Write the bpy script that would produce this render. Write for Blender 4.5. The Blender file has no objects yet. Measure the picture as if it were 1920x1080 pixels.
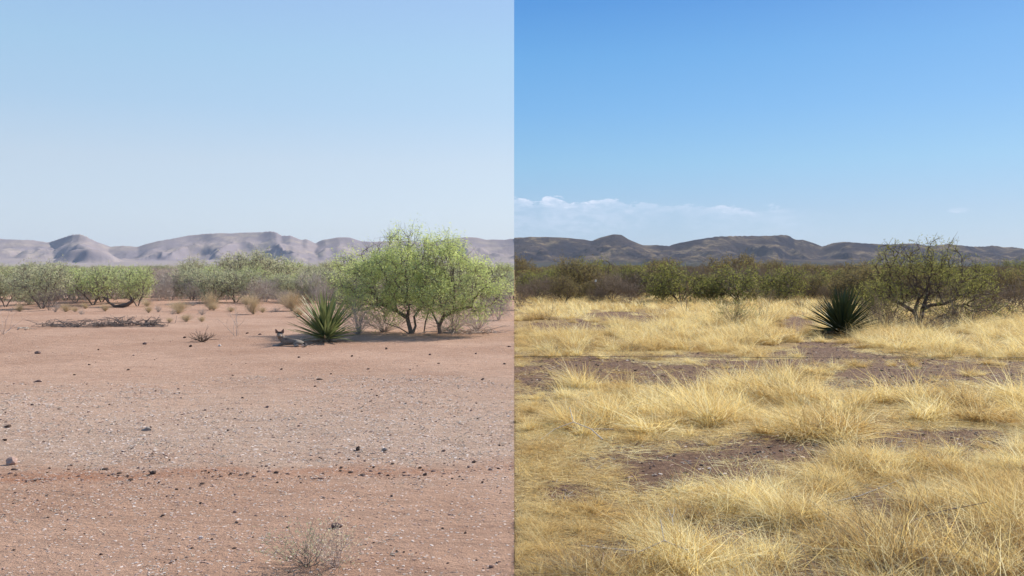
import bpy, math, random
import numpy as np
from mathutils import Vector, Matrix

random.seed(7)
S = bpy.context.scene
C = S.collection
R = math.radians
# ------------------------------------------------------------------ camera
F = 1706.667            # focal length in pixels of the 1920 px wide photograph
HZ = 505.0              # row of the horizon
CAMH = 1.7
PITCH = math.atan((540 - HZ) / F)
YAW = math.atan(4 / F)
cam_d = bpy.data.cameras.new('camera')
cam = bpy.data.objects.new('camera', cam_d)
C.objects.link(cam)
cam_d.lens = 32.0
cam_d.sensor_width = 36.0
cam_d.clip_start = 0.05
cam_d.clip_end = 40000
cam.location = (0, 0, CAMH)
cam.rotation_euler = (math.pi / 2 - PITCH, 0, YAW)
S.camera = cam

# ------------------------------------------------------------------ sun and sky
SUN_EL, SUN_AZ = 37.5, 43.0      # degrees; azimuth is measured from +Y towards +X
sd = Vector((math.sin(R(SUN_AZ)) * math.cos(R(SUN_EL)), math.cos(R(SUN_AZ)) * math.cos(R(SUN_EL)), math.sin(R(SUN_EL))))
sun_d = bpy.data.lights.new('sun', 'SUN')
sun_d.energy = 4.8
sun_d.angle = R(0.55)
sun_d.color = (1.0, 0.955, 0.88)
sun = bpy.data.objects.new('sun', sun_d)
C.objects.link(sun)
sun.rotation_euler = sd.to_track_quat('Z', 'Y').to_euler()

W = bpy.data.worlds.new('World')
S.world = W
W.use_nodes = True
nt = W.node_tree
nt.nodes.clear()


class NT:
    """tiny helper for building node graphs"""
    def __init__(self, tree):
        self.t = tree

    def n(self, kind, **kw):
        nd = self.t.nodes.new(kind)
        ins = kw.pop('ins', {})
        for k, v in kw.items():
            setattr(nd, k, v)
        for k, v in ins.items():
            self.put(nd.inputs[k], v)
        return nd

    def put(self, sock, v):
        if isinstance(v, bpy.types.NodeSocket):
            self.t.links.new(v, sock)
        elif isinstance(v, bpy.types.Node):
            self.t.links.new(v.outputs[0], sock)
        else:
            if hasattr(sock.default_value, '__len__') and not hasattr(v, '__len__'):
                v = [v] * len(sock.default_value)
            if hasattr(v, '__len__') and len(v) == 3 and len(sock.default_value) == 4:
                v = tuple(v) + (1,)
            sock.default_value = v

    def m(self, op, a, b=0.0, c=0.0, clamp=False):
        nd = self.n('ShaderNodeMath', operation=op, use_clamp=clamp)
        self.put(nd.inputs[0], a); self.put(nd.inputs[1], b); self.put(nd.inputs[2], c)
        return nd.outputs[0]

    def mix(self, f, a, b, blend='MIX'):
        nd = self.n('ShaderNodeMix', data_type='RGBA', blend_type=blend)
        self.put(nd.inputs[0], f); self.put(nd.inputs[6], a); self.put(nd.inputs[7], b)
        return nd.outputs[2]

    def step(self, x, lo, hi, a=0.0, b=1.0):
        nd = self.n('ShaderNodeMapRange', interpolation_type='SMOOTHSTEP')
        for i, v in enumerate((x, lo, hi, a, b)):
            self.put(nd.inputs[i], v)
        return nd.outputs[0]

    def noise(self, vec, scale, detail=4.0, rough=0.55, dist=0.0):
        nd = self.n('ShaderNodeTexNoise')
        self.put(nd.inputs['Vector'], vec); nd.inputs['Scale'].default_value = scale
        nd.inputs['Detail'].default_value = detail; nd.inputs['Roughness'].default_value = rough
        nd.inputs['Distortion'].default_value = dist
        return nd.outputs[0]

    def xyz(self, v):
        nd = self.n('ShaderNodeSeparateXYZ'); self.put(nd.inputs[0], v)
        return nd.outputs

    def vec(self, x, y, z):
        nd = self.n('ShaderNodeCombineXYZ')
        for i, v in enumerate((x, y, z)):
            self.put(nd.inputs[i], v)
        return nd.outputs[0]

    def ramp(self, f, stops):
        nd = self.n('ShaderNodeValToRGB')
        e = nd.color_ramp.elements
        while len(e) < len(stops):
            e.new(0.5)
        for k, (p, c) in enumerate(stops):
            e[k].position = p
            e[k].color = tuple(c) + (1,)
        self.put(nd.inputs[0], f)
        return nd.outputs[0]


g = NT(nt)
tc = g.n('ShaderNodeTexCoord')
D = tc.outputs['Generated']
dx, dy, dz = g.xyz(D)


def nishita(air, dust, ozone):
    s = g.n('ShaderNodeTexSky', sky_type='NISHITA', sun_disc=False)
    s.sun_elevation = R(SUN_EL)
    s.sun_rotation = R(SUN_AZ)
    s.altitude = 1200
    s.air_density = air
    s.dust_density = dust
    s.ozone_density = ozone
    return s.outputs[0]


def lin(c):
    return [((v / 255 + 0.055) / 1.055) ** 2.4 if v > 10 else v / 255 / 12.92 for v in c]


EXPO = 2 ** -0.5
ROWS = [math.sin(math.atan((HZ - y) / F)) for y in (400, 310, 210, 110, 10)]
MIXN = 0.3                      # share of the physical sky in the mixture


def sky_ramp(cols, nish, zen):
    """elevation ramp that completes the physical sky to the tones of the open sky"""
    st = []
    for zz, c, nn in zip(ROWS, cols, nish):
        st.append((zz, [max(0.0, (a * EXPO / 0.1 - MIXN * b / 0.1) / (1 - MIXN)) / 20 for a, b in zip(lin(c), lin(nn))]))
    st.insert(0, (0.0, st[0][1]))
    st.append((1.0, [v / 2.0 for v in zen]))
    return g.mix(1.0, g.ramp(hi_z, st), (20.0, 20.0, 20.0), 'MULTIPLY')


hi_z = g.m('MAXIMUM', dz, 0.0)
left = g.mix(MIXN, sky_ramp([(212, 227, 240), (204, 223, 241), (184, 215, 243), (173, 210, 242), (164, 200, 241)],
                            [(194, 207, 208), (179, 200, 217), (165, 189, 215), (153, 178, 209), (145, 169, 203)], (0.16, 0.26, 0.48)),
             nishita(1.0, 2.4, 1.6))
right = g.mix(MIXN, sky_ramp([(178, 206, 232), (160, 206, 240), (138, 193, 243), (122, 182, 240), (104, 165, 232)],
                             [(217, 234, 240), (194, 222, 245), (176, 207, 241), (164, 195, 235), (157, 186, 227)], (0.055, 0.13, 0.38)),
              nishita(1.0, 0.9, 3.0))
# low bank of thin cloud over the grassland side
az = g.m('ARCTAN2', dx, dy)
cn = g.noise(g.vec(g.m('MULTIPLY', az, 34.0), g.m('MULTIPLY', dz, 90.0), 3.0), 1.0, 7.0, 0.65)
cn2 = g.noise(g.vec(g.m('MULTIPLY', az, 9.0), g.m('MULTIPLY', dz, 20.0), 9.0), 1.0, 3.0, 0.5)
topline = g.m('SUBTRACT', 0.0775, g.m('MULTIPLY', az, 0.045))
edge = g.m('ADD', topline, g.m('MULTIPLY', g.m('SUBTRACT', cn, 0.5), 0.042))
ed = g.m('SUBTRACT', edge, dz)
band = g.m('MULTIPLY', g.step(ed, -0.0006, 0.0016), g.m('ADD', g.m('MULTIPLY', g.step(dz, 0.01, 0.06), 0.45), g.m('MULTIPLY', g.step(ed, 0.011, 0.002), 0.75)))
cl = g.m('MULTIPLY', band, g.step(g.m('ADD', cn2, g.m('MULTIPLY', az, -0.55)), 0.18, 0.55))
cl = g.m('MULTIPLY', cl, g.step(az, 0.40, 0.24))
puff = g.step(g.m('ADD', g.m('POWER', g.m('MULTIPLY', g.m('SUBTRACT', az, 0.453), 90.0), 2.0),
                  g.m('ADD', g.m('POWER', g.m('MULTIPLY', g.m('SUBTRACT', dz, 0.058), 300.0), 2.0), g.m('MULTIPLY', cn, 1.2))), 1.6, 0.5)
cl = g.m('MULTIPLY', g.m('MAXIMUM', cl, puff), g.step(g.m('ADD', g.m('MULTIPLY', cn, 0.5), g.m('MULTIPLY', g.noise(g.vec(g.m('MULTIPLY', az, 60.0), g.m('MULTIPLY', dz, 160.0), 5.0), 1.0, 5.0, 0.6), 0.5)), 0.40, 0.60, 0.25, 1.0))
right = g.mix(cl, right, (5.6, 6.2, 7.4))
seam = g.m('GREATER_THAN', dx, 0.0)
sky = g.mix(seam, left, right)
bg = g.n('ShaderNodeBackground')
g.put(bg.inputs[0], sky)
bg.inputs[1].default_value = 0.1
out = g.n('ShaderNodeOutputWorld')
nt.links.new(bg.outputs[0], out.inputs[0])

S.render.engine = 'CYCLES'
S.view_settings.view_transform = 'Standard'
S.view_settings.look = 'None'
S.view_settings.exposure = 0.5
S.view_settings.gamma = 1.0
S.view_settings.use_curve_mapping = False
S.cycles.use_denoising = True
S.cycles.max_bounces = 7
S.cycles.diffuse_bounces = 3
S.cycles.transmission_bounces = 4
S.cycles.volume_bounces = 0
S.cycles.transparent_max_bounces = 4


# ------------------------------------------------------------------ geometry helpers
def gp(px, py):
    """ground point seen at a pixel of the photograph"""
    f = Vector((-math.sin(YAW) * math.cos(PITCH), math.cos(YAW) * math.cos(PITCH), -math.sin(PITCH)))
    r = Vector((math.cos(YAW), math.sin(YAW), 0))
    u = r.cross(f)
    v = f * F + r * (px - 960) + u * (540 - py)
    t = -CAMH / v.z
    return v.x * t, v.y * t


def proj(x, y, z=0.0):
    """pixel of ground points (numpy)"""
    cy, sy, cp, sp = math.cos(YAW), math.sin(YAW), math.cos(PITCH), math.sin(PITCH)
    a = x * cy + y * sy
    b = -x * sy + y * cy
    fwd = b * cp - (z - CAMH) * sp
    up = b * sp + (z - CAMH) * cp
    return 960 + F * a / fwd, 540 - F * up / fwd


def hash2(ix, iy, seed):
    h = (ix.astype(np.int64) * 374761393 + iy.astype(np.int64) * 668265263 + seed * 1442695041) & 0x7fffffff
    h = ((h ^ (h >> 13)) * 1274126177) & 0x7fffffff
    h = h ^ (h >> 16)
    return (h & 0xffff) / 65535.0


def vn(x, y, seed=0):
    x = np.asarray(x, float); y = np.asarray(y, float)
    ix, iy = np.floor(x), np.floor(y)
    fx, fy = x - ix, y - iy
    fx = fx * fx * fx * (fx * (fx * 6 - 15) + 10); fy = fy * fy * fy * (fy * (fy * 6 - 15) + 10)
    a, b = hash2(ix, iy, seed), hash2(ix + 1, iy, seed)
    c, d = hash2(ix, iy + 1, seed), hash2(ix + 1, iy + 1, seed)
    return (a * (1 - fx) + b * fx) * (1 - fy) + (c * (1 - fx) + d * fx) * fy


def fbm(x, y, oct=4, seed=0, gain=0.5):
    s, a, t = 0.0, 1.0, 0.0
    for k in range(oct):
        s = s + a * vn(x * 2 ** k + 17.3 * k, y * 2 ** k - 9.1 * k, seed + k)
        t += a
        a *= gain
    return s / t


def gz(x, y):
    """height of the ground"""
    x = np.asarray(x, float); y = np.asarray(y, float)
    r = np.hypot(x, y)
    z = (fbm(x * 0.13, y * 0.13, 3, 5) - 0.5) * 0.16 * np.clip((r - 3) / 12, 0, 1)
    z = z + (fbm(x * 0.9, y * 0.9, 3, 11) - 0.5) * 0.05
    return z


def gz1(x, y):
    return float(gz(np.array([x]), np.array([y]))[0])


def mesh(name, V, Fc, mats=(), smooth=False, midx=None):
    """V (n,3); Fc one array of quads/tris or a list of such arrays"""
    me = bpy.data.meshes.new(name)
    V = np.asarray(V, np.float32)
    groups = [f for f in (Fc if isinstance(Fc, list) else [Fc]) if len(f)]
    me.vertices.add(len(V)); me.vertices.foreach_set('co', V.ravel())
    loops = np.concatenate([f.ravel() for f in groups]).astype(np.int32)
    tot = np.concatenate([np.full(len(f), f.shape[1], np.int32) for f in groups])
    me.loops.add(len(loops)); me.loops.foreach_set('vertex_index', loops)
    me.polygons.add(len(tot))
    start = np.concatenate([[0], np.cumsum(tot)[:-1]]).astype(np.int32)
    me.polygons.foreach_set('loop_start', start)
    if smooth:
        me.polygons.foreach_set('use_smooth', np.ones(len(tot), bool))
    for m_ in mats:
        me.materials.append(m_)
    if midx is not None:
        me.polygons.foreach_set('material_index', np.asarray(midx, np.int32))
    me.update(calc_edges=True)
    return me


def link(name, data, parent=None, loc=None, rz=0.0, sc=None):
    o = bpy.data.objects.new(name, data)
    C.objects.link(o)
    o.parent = parent
    if loc is not None:
        o.location = loc
    o.rotation_euler.z = rz
    if sc is not None:
        o.scale = (sc, sc, sc) if not hasattr(sc, '__len__') else sc
    return o


def tag(o, label=None, cat=None, group=None, kind=None):
    for k, v in (('label', label), ('category', cat), ('group', group), ('kind', kind)):
        if v:
            o[k] = v
    return o


def tubes(P, Q, r0, r1, n=5):
    """separate frusta from P[i] to Q[i] -> verts, quads"""
    P, Q = np.asarray(P, float), np.asarray(Q, float)
    d = Q - P
    L = np.linalg.norm(d, axis=1, keepdims=True) + 1e-9
    d = d / L
    a = np.where(np.abs(d[:, 2:3]) < 0.9, np.array([[0, 0, 1.0]]), np.array([[1.0, 0, 0]]))
    u = np.cross(d, a); u /= np.linalg.norm(u, axis=1, keepdims=True) + 1e-9
    v = np.cross(d, u)
    th = np.arange(n) * 2 * math.pi / n
    cs, sn = np.cos(th), np.sin(th)
    ring = u[:, None, :] * cs[None, :, None] + v[:, None, :] * sn[None, :, None]
    A = P[:, None, :] + ring * np.asarray(r0)[:, None, None]
    B = Q[:, None, :] + ring * np.asarray(r1)[:, None, None]
    V = np.concatenate([A, B], 1).reshape(-1, 3)
    k = np.arange(n); k2 = (k + 1) % n
    q = np.stack([k, k2, k2 + n, k + n], 1)
    Fq = (np.arange(len(P)) * 2 * n)[:, None, None] + q[None]
    return V, Fq.reshape(-1, 4)


def join(parts):
    Vs, Fs, off = [], [], 0
    for V, Fq in parts:
        Vs.append(V); Fs.append(Fq + off); off += len(V)
    return np.concatenate(Vs), Fs


def leaves(c, d, L, w, rng, bend=0.0):
    """rhombic leaf faces at c pointing along d"""
    n = len(c)
    d = d / (np.linalg.norm(d, axis=1, keepdims=True) + 1e-9)
    s = rng.normal(size=(n, 3)); s = np.cross(d, s); s /= np.linalg.norm(s, axis=1, keepdims=True) + 1e-9
    L = np.broadcast_to(np.asarray(L, float).reshape(-1, 1), (n, 1)); w = np.broadcast_to(np.asarray(w, float).reshape(-1, 1), (n, 1))
    mid = c + d * L * 0.5
    V = np.stack([c, mid + s * w * 0.5, c + d * L - np.array([0, 0, 1.0]) * L * bend, mid - s * w * 0.5], 1).reshape(-1, 3)
    return V, np.arange(n * 4).reshape(-1, 4)


# ------------------------------------------------------------------ materials
MATS = {}


def mat(name):
    m_ = bpy.data.materials.new(name)
    m_.use_nodes = True
    m_.node_tree.nodes.clear()
    MATS[name] = m_
    return m_, NT(m_.node_tree)


def pos(g):
    return g.n('ShaderNodeNewGeometry').outputs['Position']


def finish(g, sh, disp=None):
    o = g.n('ShaderNodeOutputMaterial')
    g.put(o.inputs[0], sh)


def bsdf(g, col, rough=0.9, bump=None, spec=0.2):
    b = g.n('ShaderNodeBsdfPrincipled')
    g.put(b.inputs['Base Color'], col)
    b.inputs['Roughness'].default_value = rough
    b.inputs['Specular IOR Level'].default_value = spec
    if bump is not None:
        h, st, dist = bump
        bn = g.n('ShaderNodeBump')
        bn.inputs['Strength'].default_value = st
        bn.inputs['Distance'].default_value = dist
        g.put(bn.inputs['Height'], h)
        g.put(b.inputs['Normal'], bn)
    return b.outputs[0]


def leaf_mat(name, ca, cb, cc=None, trans=0.45, patch=0.9, rough=0.6, tcol=None):
    """leaf / blade: diffuse plus light passing through; colour differs per leaf and per patch"""
    m_, g = mat(name)
    ge = g.n('ShaderNodeNewGeometry')
    rnd = ge.outputs['Random Per Island']
    oi = g.n('ShaderNodeObjectInfo').outputs['Random']
    f = g.m('MULTIPLY', g.m('ADD', g.m('MULTIPLY', rnd, 0.7), g.m('MULTIPLY', g.noise(ge.outputs['Position'], patch, 3.0), 0.9)), 0.72, clamp=True)
    col = g.mix(f, ca, cb)
    if cc:
        col = g.mix(g.step(g.m('ADD', g.m('MULTIPLY', oi, 0.5), g.m('MULTIPLY', g.noise(ge.outputs['Position'], 0.45, 4.0), 1.0)), 0.62, 0.98), col, cc)
    df = g.n('ShaderNodeBsdfDiffuse'); g.put(df.inputs[0], col)
    tr = g.n('ShaderNodeBsdfTranslucent')
    g.put(tr.inputs[0], g.mix(1.0, col, tcol, 'MULTIPLY') if tcol else col)
    mx = g.n('ShaderNodeMixShader'); mx.inputs[0].default_value = trans
    g.put(mx.inputs[1], df); g.put(mx.inputs[2], tr)
    gl = g.n('ShaderNodeBsdfGlossy'); gl.inputs['Roughness'].default_value = rough; g.put(gl.inputs[0], (0.5, 0.5, 0.5))
    m2 = g.n('ShaderNodeMixShader'); m2.inputs[0].default_value = 0.04
    g.put(m2.inputs[1], mx); g.put(m2.inputs[2], gl)
    finish(g, m2)
    return m_


def wood_mat(name, ca, cb, scale=9.0):
    m_, g = mat(name)
    ge = g.n('ShaderNodeNewGeometry')
    n1 = g.noise(ge.outputs['Position'], scale, 5.0, 0.65)
    f = g.m('ADD', g.m('MULTIPLY', ge.outputs['Random Per Island'], 0.5), g.m('MULTIPLY', n1, 0.6), clamp=True)
    finish(g, bsdf(g, g.mix(f, ca, cb), 0.9, (n1, 0.6, 0.02)))
    return m_


M_LEAF_L = leaf_mat('mesquite_leaf_bright', (0.39, 0.47, 0.21), (0.74, 0.79, 0.39), trans=0.52, patch=2.6, tcol=(1.1, 1.1, 0.8))
M_LEAF_LB = leaf_mat('scrub_leaf_pale_green', (0.40, 0.47, 0.19), (0.60, 0.64, 0.27), trans=0.5, patch=0.8)
M_LEAF_LG = leaf_mat('scrub_leaf_grey_green', (0.39, 0.40, 0.24), (0.55, 0.54, 0.32), trans=0.5, patch=0.8)
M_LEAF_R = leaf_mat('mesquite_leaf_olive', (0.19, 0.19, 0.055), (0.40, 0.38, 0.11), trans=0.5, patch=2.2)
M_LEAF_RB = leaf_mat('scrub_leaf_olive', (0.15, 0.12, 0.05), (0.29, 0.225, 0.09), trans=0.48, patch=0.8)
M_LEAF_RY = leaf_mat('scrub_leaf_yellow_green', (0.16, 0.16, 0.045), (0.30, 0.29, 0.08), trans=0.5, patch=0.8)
M_BARK_L = wood_mat('mesquite_bark_grey', (0.12, 0.095, 0.08), (0.28, 0.225, 0.19))
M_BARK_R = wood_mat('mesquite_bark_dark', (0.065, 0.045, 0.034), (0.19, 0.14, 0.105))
M_TWIG_L = wood_mat('dry_twig_pale', (0.44, 0.34, 0.28), (0.62, 0.51, 0.43))
M_TWIG_LD = wood_mat('dry_twig_grey', (0.38, 0.31, 0.255), (0.56, 0.475, 0.40))
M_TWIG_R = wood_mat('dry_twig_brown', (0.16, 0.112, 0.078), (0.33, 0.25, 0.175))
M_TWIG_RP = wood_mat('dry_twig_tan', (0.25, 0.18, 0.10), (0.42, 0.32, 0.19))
M_STRAW_L = leaf_mat('straw_pale', (0.62, 0.50, 0.33), (0.85, 0.72, 0.50), trans=0.5)
M_STICK = wood_mat('bleached_stick', (0.45, 0.37, 0.29), (0.62, 0.53, 0.42))
M_GRASS = leaf_mat('golden_grass', (0.86, 0.62, 0.20), (0.97, 0.81, 0.38), (0.60, 0.39, 0.13), trans=0.5, patch=1.6)
M_GRASS_PALE = leaf_mat('bleached_grass', (0.92, 0.77, 0.39), (0.98, 0.91, 0.60), (0.76, 0.57, 0.25), trans=0.5, patch=1.6)
M_GRASS_BROWN = leaf_mat('brown_grass', (0.50, 0.31, 0.10), (0.76, 0.55, 0.24), (0.30, 0.17, 0.06), trans=0.45, patch=1.6)
M_YUCCA_L = leaf_mat('yucca_leaf_green', (0.125, 0.155, 0.055), (0.31, 0.34, 0.14), trans=0.22, patch=5, rough=0.35)
M_YUCCA_R = leaf_mat('yucca_leaf_backlit', (0.028, 0.042, 0.018), (0.075, 0.095, 0.042), trans=0.06, patch=5, rough=0.35)  # near-black leaf colour has the backlit shade painted in
M_YDRY_L = leaf_mat('yucca_dead_leaf', (0.34, 0.27, 0.19), (0.55, 0.45, 0.33), trans=0.1, patch=5)
M_YDRY_R = leaf_mat('yucca_dead_leaf_brown', (0.10, 0.065, 0.04), (0.24, 0.17, 0.10), trans=0.1, patch=5)
M_PAD = leaf_mat('cactus_pad', (0.10, 0.15, 0.06), (0.30, 0.33, 0.16), trans=0.0, patch=5)


def stone_mat(name, ca, cb):
    m_, g = mat(name)
    ge = g.n('ShaderNodeNewGeometry')
    oi = g.n('ShaderNodeObjectInfo').outputs['Random']
    n1 = g.noise(ge.outputs['Position'], 60.0, 4.0, 0.6)
    f = g.m('ADD', g.m('MULTIPLY', oi, 0.7), g.m('MULTIPLY', n1, 0.4), clamp=True)
    finish(g, bsdf(g, g.mix(f, ca, cb), 0.85, (n1, 0.5, 0.004)))
    return m_


M_ST_DARK = stone_mat('dark_basalt', (0.055, 0.033, 0.024), (0.14, 0.09, 0.066))
M_ST_PALE = stone_mat('pale_caliche', (0.50, 0.385, 0.315), (0.72, 0.60, 0.51))
M_ST_GREY = stone_mat('grey_stone', (0.24, 0.195, 0.165), (0.36, 0.30, 0.255))
M_ST_PINK = stone_mat('pink_stone', (0.36, 0.225, 0.17), (0.50, 0.33, 0.26))
M_ST_BROWN = stone_mat('brown_gravel', (0.10, 0.06, 0.05), (0.26, 0.17, 0.14))

# bare ground of the left half
y_track0, y_track1 = gp(0, 893)[1], gp(964, 872)[1]
M_DIRT, g = mat('pink_desert_soil')
P = pos(g)
px_, py_, pz_ = g.xyz(P)
big = g.noise(P, 0.22, 5.0, 0.6)
big2 = g.noise(P, 1.1, 4.0, 0.65)
mid = g.noise(P, 1.7, 5.0, 0.6)
fine = g.noise(P, 14.0, 6.0, 0.7)
grit = g.noise(P, 70.0, 4.0, 0.75)
col = g.mix(g.step(big, 0.35, 0.65), (0.355, 0.205, 0.131), (0.45, 0.280, 0.19))
col = g.mix(g.m('MULTIPLY', g.step(py_, 26.0, 48.0), g.step(mid, 0.3, 0.7, 0.5, 1.0)), col, (0.42, 0.242, 0.158))
grav = g.m('MULTIPLY', g.step(g.m('ADD', py_, g.m('MULTIPLY', g.m('ADD', mid, big2), 2.6)), 9.4, 11.4), g.step(g.m('ADD', py_, g.m('MULTIPLY', g.m('ADD', big, mid), 8.0)), 25.0, 16.0))
col = g.mix(g.m('MULTIPLY', grav, g.step(fine, 0.3, 0.6, 0.5, 1.0)), col, (0.43, 0.298, 0.215))
ctr = g.m('ADD', y_track1, g.m('MULTIPLY', px_, -(y_track1 - y_track0) / abs(gp(0, 893)[0]) * -1.0))
off = g.m('ABSOLUTE', g.m('SUBTRACT', g.m('ADD', py_, g.m('MULTIPLY', g.m('SUBTRACT', mid, 0.5), 0.9)), ctr))
trk = g.m('MULTIPLY', g.step(off, 0.38, 0.0), g.step(fine, 0.25, 0.6, 0.45, 1.0))
col = g.mix(g.m('MULTIPLY', trk, g.step(big2, 0.35, 0.6, 0.35, 1.0)), col, (0.33, 0.155, 0.085))
rp = g.step(g.noise(P, 0.9, 3.0, 0.5, 0.6), 0.60, 0.72)
col = g.mix(g.m('MULTIPLY', rp, 0.35), col, (0.36, 0.20, 0.13))
col = g.mix(g.step(g.noise(P, 5.0, 5.0, 0.7), 0.40, 0.62, 0.0, 0.5), col, g.mix(1.0, col, (1.25, 1.25, 1.25), 'MULTIPLY'))
crust = g.noise(g.n('ShaderNodeVectorMath', operation='MULTIPLY', ins={0: P, 1: (0.9, 2.2, 1.0)}).outputs[0], 1.6, 7.0, 0.7, 0.8)
col = g.mix(g.step(crust, 0.50, 0.66, 0.0, 0.55), col, g.mix(1.0, col, (0.76, 0.72, 0.70), 'MULTIPLY'))
col = g.mix(g.step(fine, 0.42, 0.30), col, g.mix(1.0, col, (0.72, 0.66, 0.62), 'MULTIPLY'))
vo = g.n('ShaderNodeTexVoronoi'); g.put(vo.inputs['Vector'], P); vo.inputs['Scale'].default_value = 34.0
vr, vg, vb = g.xyz(vo.outputs['Color'])
fleck = g.m('MULTIPLY', g.m('GREATER_THAN', vr, 0.86), g.step(vo.outputs['Distance'], 0.42, 0.28))
col = g.mix(g.m('MULTIPLY', fleck, 0.75), col, (0.68, 0.56, 0.48))
fleck2 = g.m('MULTIPLY', g.m('LESS_THAN', vr, 0.09), g.step(vo.outputs['Distance'], 0.36, 0.24))
col = g.mix(g.m('MULTIPLY', fleck2, 0.7), col, (0.22, 0.13, 0.10))
hgt = g.m('ADD', g.m('ADD', g.m('MULTIPLY', crust, 1.2), g.m('MULTIPLY', fine, 0.7)), g.m('ADD', g.m('MULTIPLY', grit, 0.3), g.m('MULTIPLY', fleck, 0.15)))
finish(g, bsdf(g, col, 0.95, (hgt, 0.9, 0.045)))

# soil and thatch of the right half
M_SOIL, g = mat('brown_grassland_soil')
P = pos(g)
px_, py_, pz_ = g.xyz(P)
big = g.noise(P, 0.5, 4.0, 0.6)
fine = g.noise(P, 12.0, 6.0, 0.7)
grit = g.noise(P, 60.0, 4.0, 0.75)
at = g.n('ShaderNodeAttribute', attribute_name='grassy')
soil = g.mix(g.step(fine, 0.35, 0.65), (0.095, 0.043, 0.022), (0.225, 0.125, 0.072))
soil = g.mix(g.step(grit, 0.62, 0.75), soil, (0.34, 0.25, 0.20))
straws = g.step(g.noise(g.n('ShaderNodeVectorMath', operation='MULTIPLY', ins={0: P, 1: (30.0, 90.0, 30.0)}).outputs[0], 1.0, 3.0, 0.6, 1.5), 0.60, 0.66)
soil = g.mix(g.m('MULTIPLY', straws, g.step(big, 0.35, 0.6, 0.15, 0.7)), soil, (0.50, 0.38, 0.22))
thatch = g.mix(g.step(fine, 0.3, 0.7), (0.18, 0.105, 0.04), (0.46, 0.31, 0.13))
col = g.mix(g.step(g.m('ADD', at.outputs['Fac'], g.m('MULTIPLY', g.m('SUBTRACT', fine, 0.5), 1.8)), 0.35, 0.75), soil, thatch)
hgt = g.m('ADD', g.m('MULTIPLY', fine, 0.6), g.m('MULTIPLY', grit, 0.4))
finish(g, bsdf(g, col, 0.95, (hgt, 1.0, 0.05)))


def hill_mat(name, low, slope, rock_shade, pale, dots, bst):
    m_, g = mat(name)
    ge = g.n('ShaderNodeNewGeometry')
    P = ge.outputs['Position']
    x, y, z = g.xyz(P)
    n1 = g.noise(P, 0.0035, 5.0, 0.6)
    n2 = g.noise(P, 0.02, 5.0, 0.65)
    col = g.mix(g.step(n1, 0.35, 0.65), slope, rock_shade)
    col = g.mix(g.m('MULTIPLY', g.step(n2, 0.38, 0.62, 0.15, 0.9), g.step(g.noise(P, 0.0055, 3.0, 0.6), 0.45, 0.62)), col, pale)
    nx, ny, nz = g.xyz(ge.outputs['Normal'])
    col = g.mix(g.step(nz, 0.9, 0.72), col, rock_shade)
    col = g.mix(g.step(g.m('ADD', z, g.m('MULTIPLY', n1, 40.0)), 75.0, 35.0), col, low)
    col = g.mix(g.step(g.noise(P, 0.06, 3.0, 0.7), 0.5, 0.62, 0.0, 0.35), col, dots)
    finish(g, bsdf(g, col, 1.0, (n2, bst, 25.0), 0.0))
    return m_


M_HILL_L = hill_mat('hill_haze_mauve', (0.33, 0.275, 0.25), (0.31, 0.252, 0.238), (0.265, 0.225, 0.235), (0.40, 0.325, 0.265), (0.25, 0.22, 0.22), 0.08)  # thicker haze of the left side is painted in as paler colours
M_HILL_R = hill_mat('hill_dusky_brown', (0.062, 0.065, 0.052), (0.064, 0.047, 0.042), (0.025, 0.022, 0.032), (0.26, 0.185, 0.105), (0.026, 0.026, 0.026), 0.8)  # sunlit tan patches and bluish shadows are painted into the slopes

# ------------------------------------------------------------------ ground
DIRT_PATCHES = [  # bare soil seen among the grass, in pixels of the photograph: x, y, half width, half height
    (1150, 684, 260, 14), (1420, 676, 170, 14), (1560, 652, 80, 24), (1650, 690, 120, 16), (1800, 680, 140, 9), (1300, 692, 190, 9),
    (1330, 846, 190, 17), (1230, 858, 80, 12), (1480, 824, 120, 10), (1790, 820, 190, 13), (1010, 700, 70, 12), (1900, 690, 60, 12),
    (1640, 935, 60, 12), (1360, 1000, 90, 20), (1500, 1050, 70, 22), (1170, 1010, 70, 14), (1060, 905, 60, 12), (1790, 960, 60, 12), (1170, 588, 70, 6), (1085, 605, 90, 4), (1500, 600, 30, 8)]


def grassy(x, y):
    """0 on bare soil, 1 in grass"""
    px, py = proj(x, y)
    v = np.ones_like(px)
    nx = (fbm(x * 1.3, y * 1.3, 5, 31, 0.65) - 0.5) * 1.7
    for cx, cy, rx, ry in DIRT_PATCHES:
        hpx = 0.24 * (cy + 15 - HZ) / CAMH * (0.6 if cy > 880 else 1.0)      # grass in front hides this much
        cy, ry = cy + hpx * 0.5, ry + hpx * 0.5
        d = np.sqrt(((px - cx) / rx) ** 2 + ((py - cy) / ry) ** 2) + nx * 1.1
        v = np.minimum(v, np.clip((d - 0.6) / 0.75, 0, 1))
    return v


def sinh_axis(n, lim, k):
    t = np.linspace(-1, 1, n)
    return np.sinh(t * k) / math.sinh(k) * lim


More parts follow.
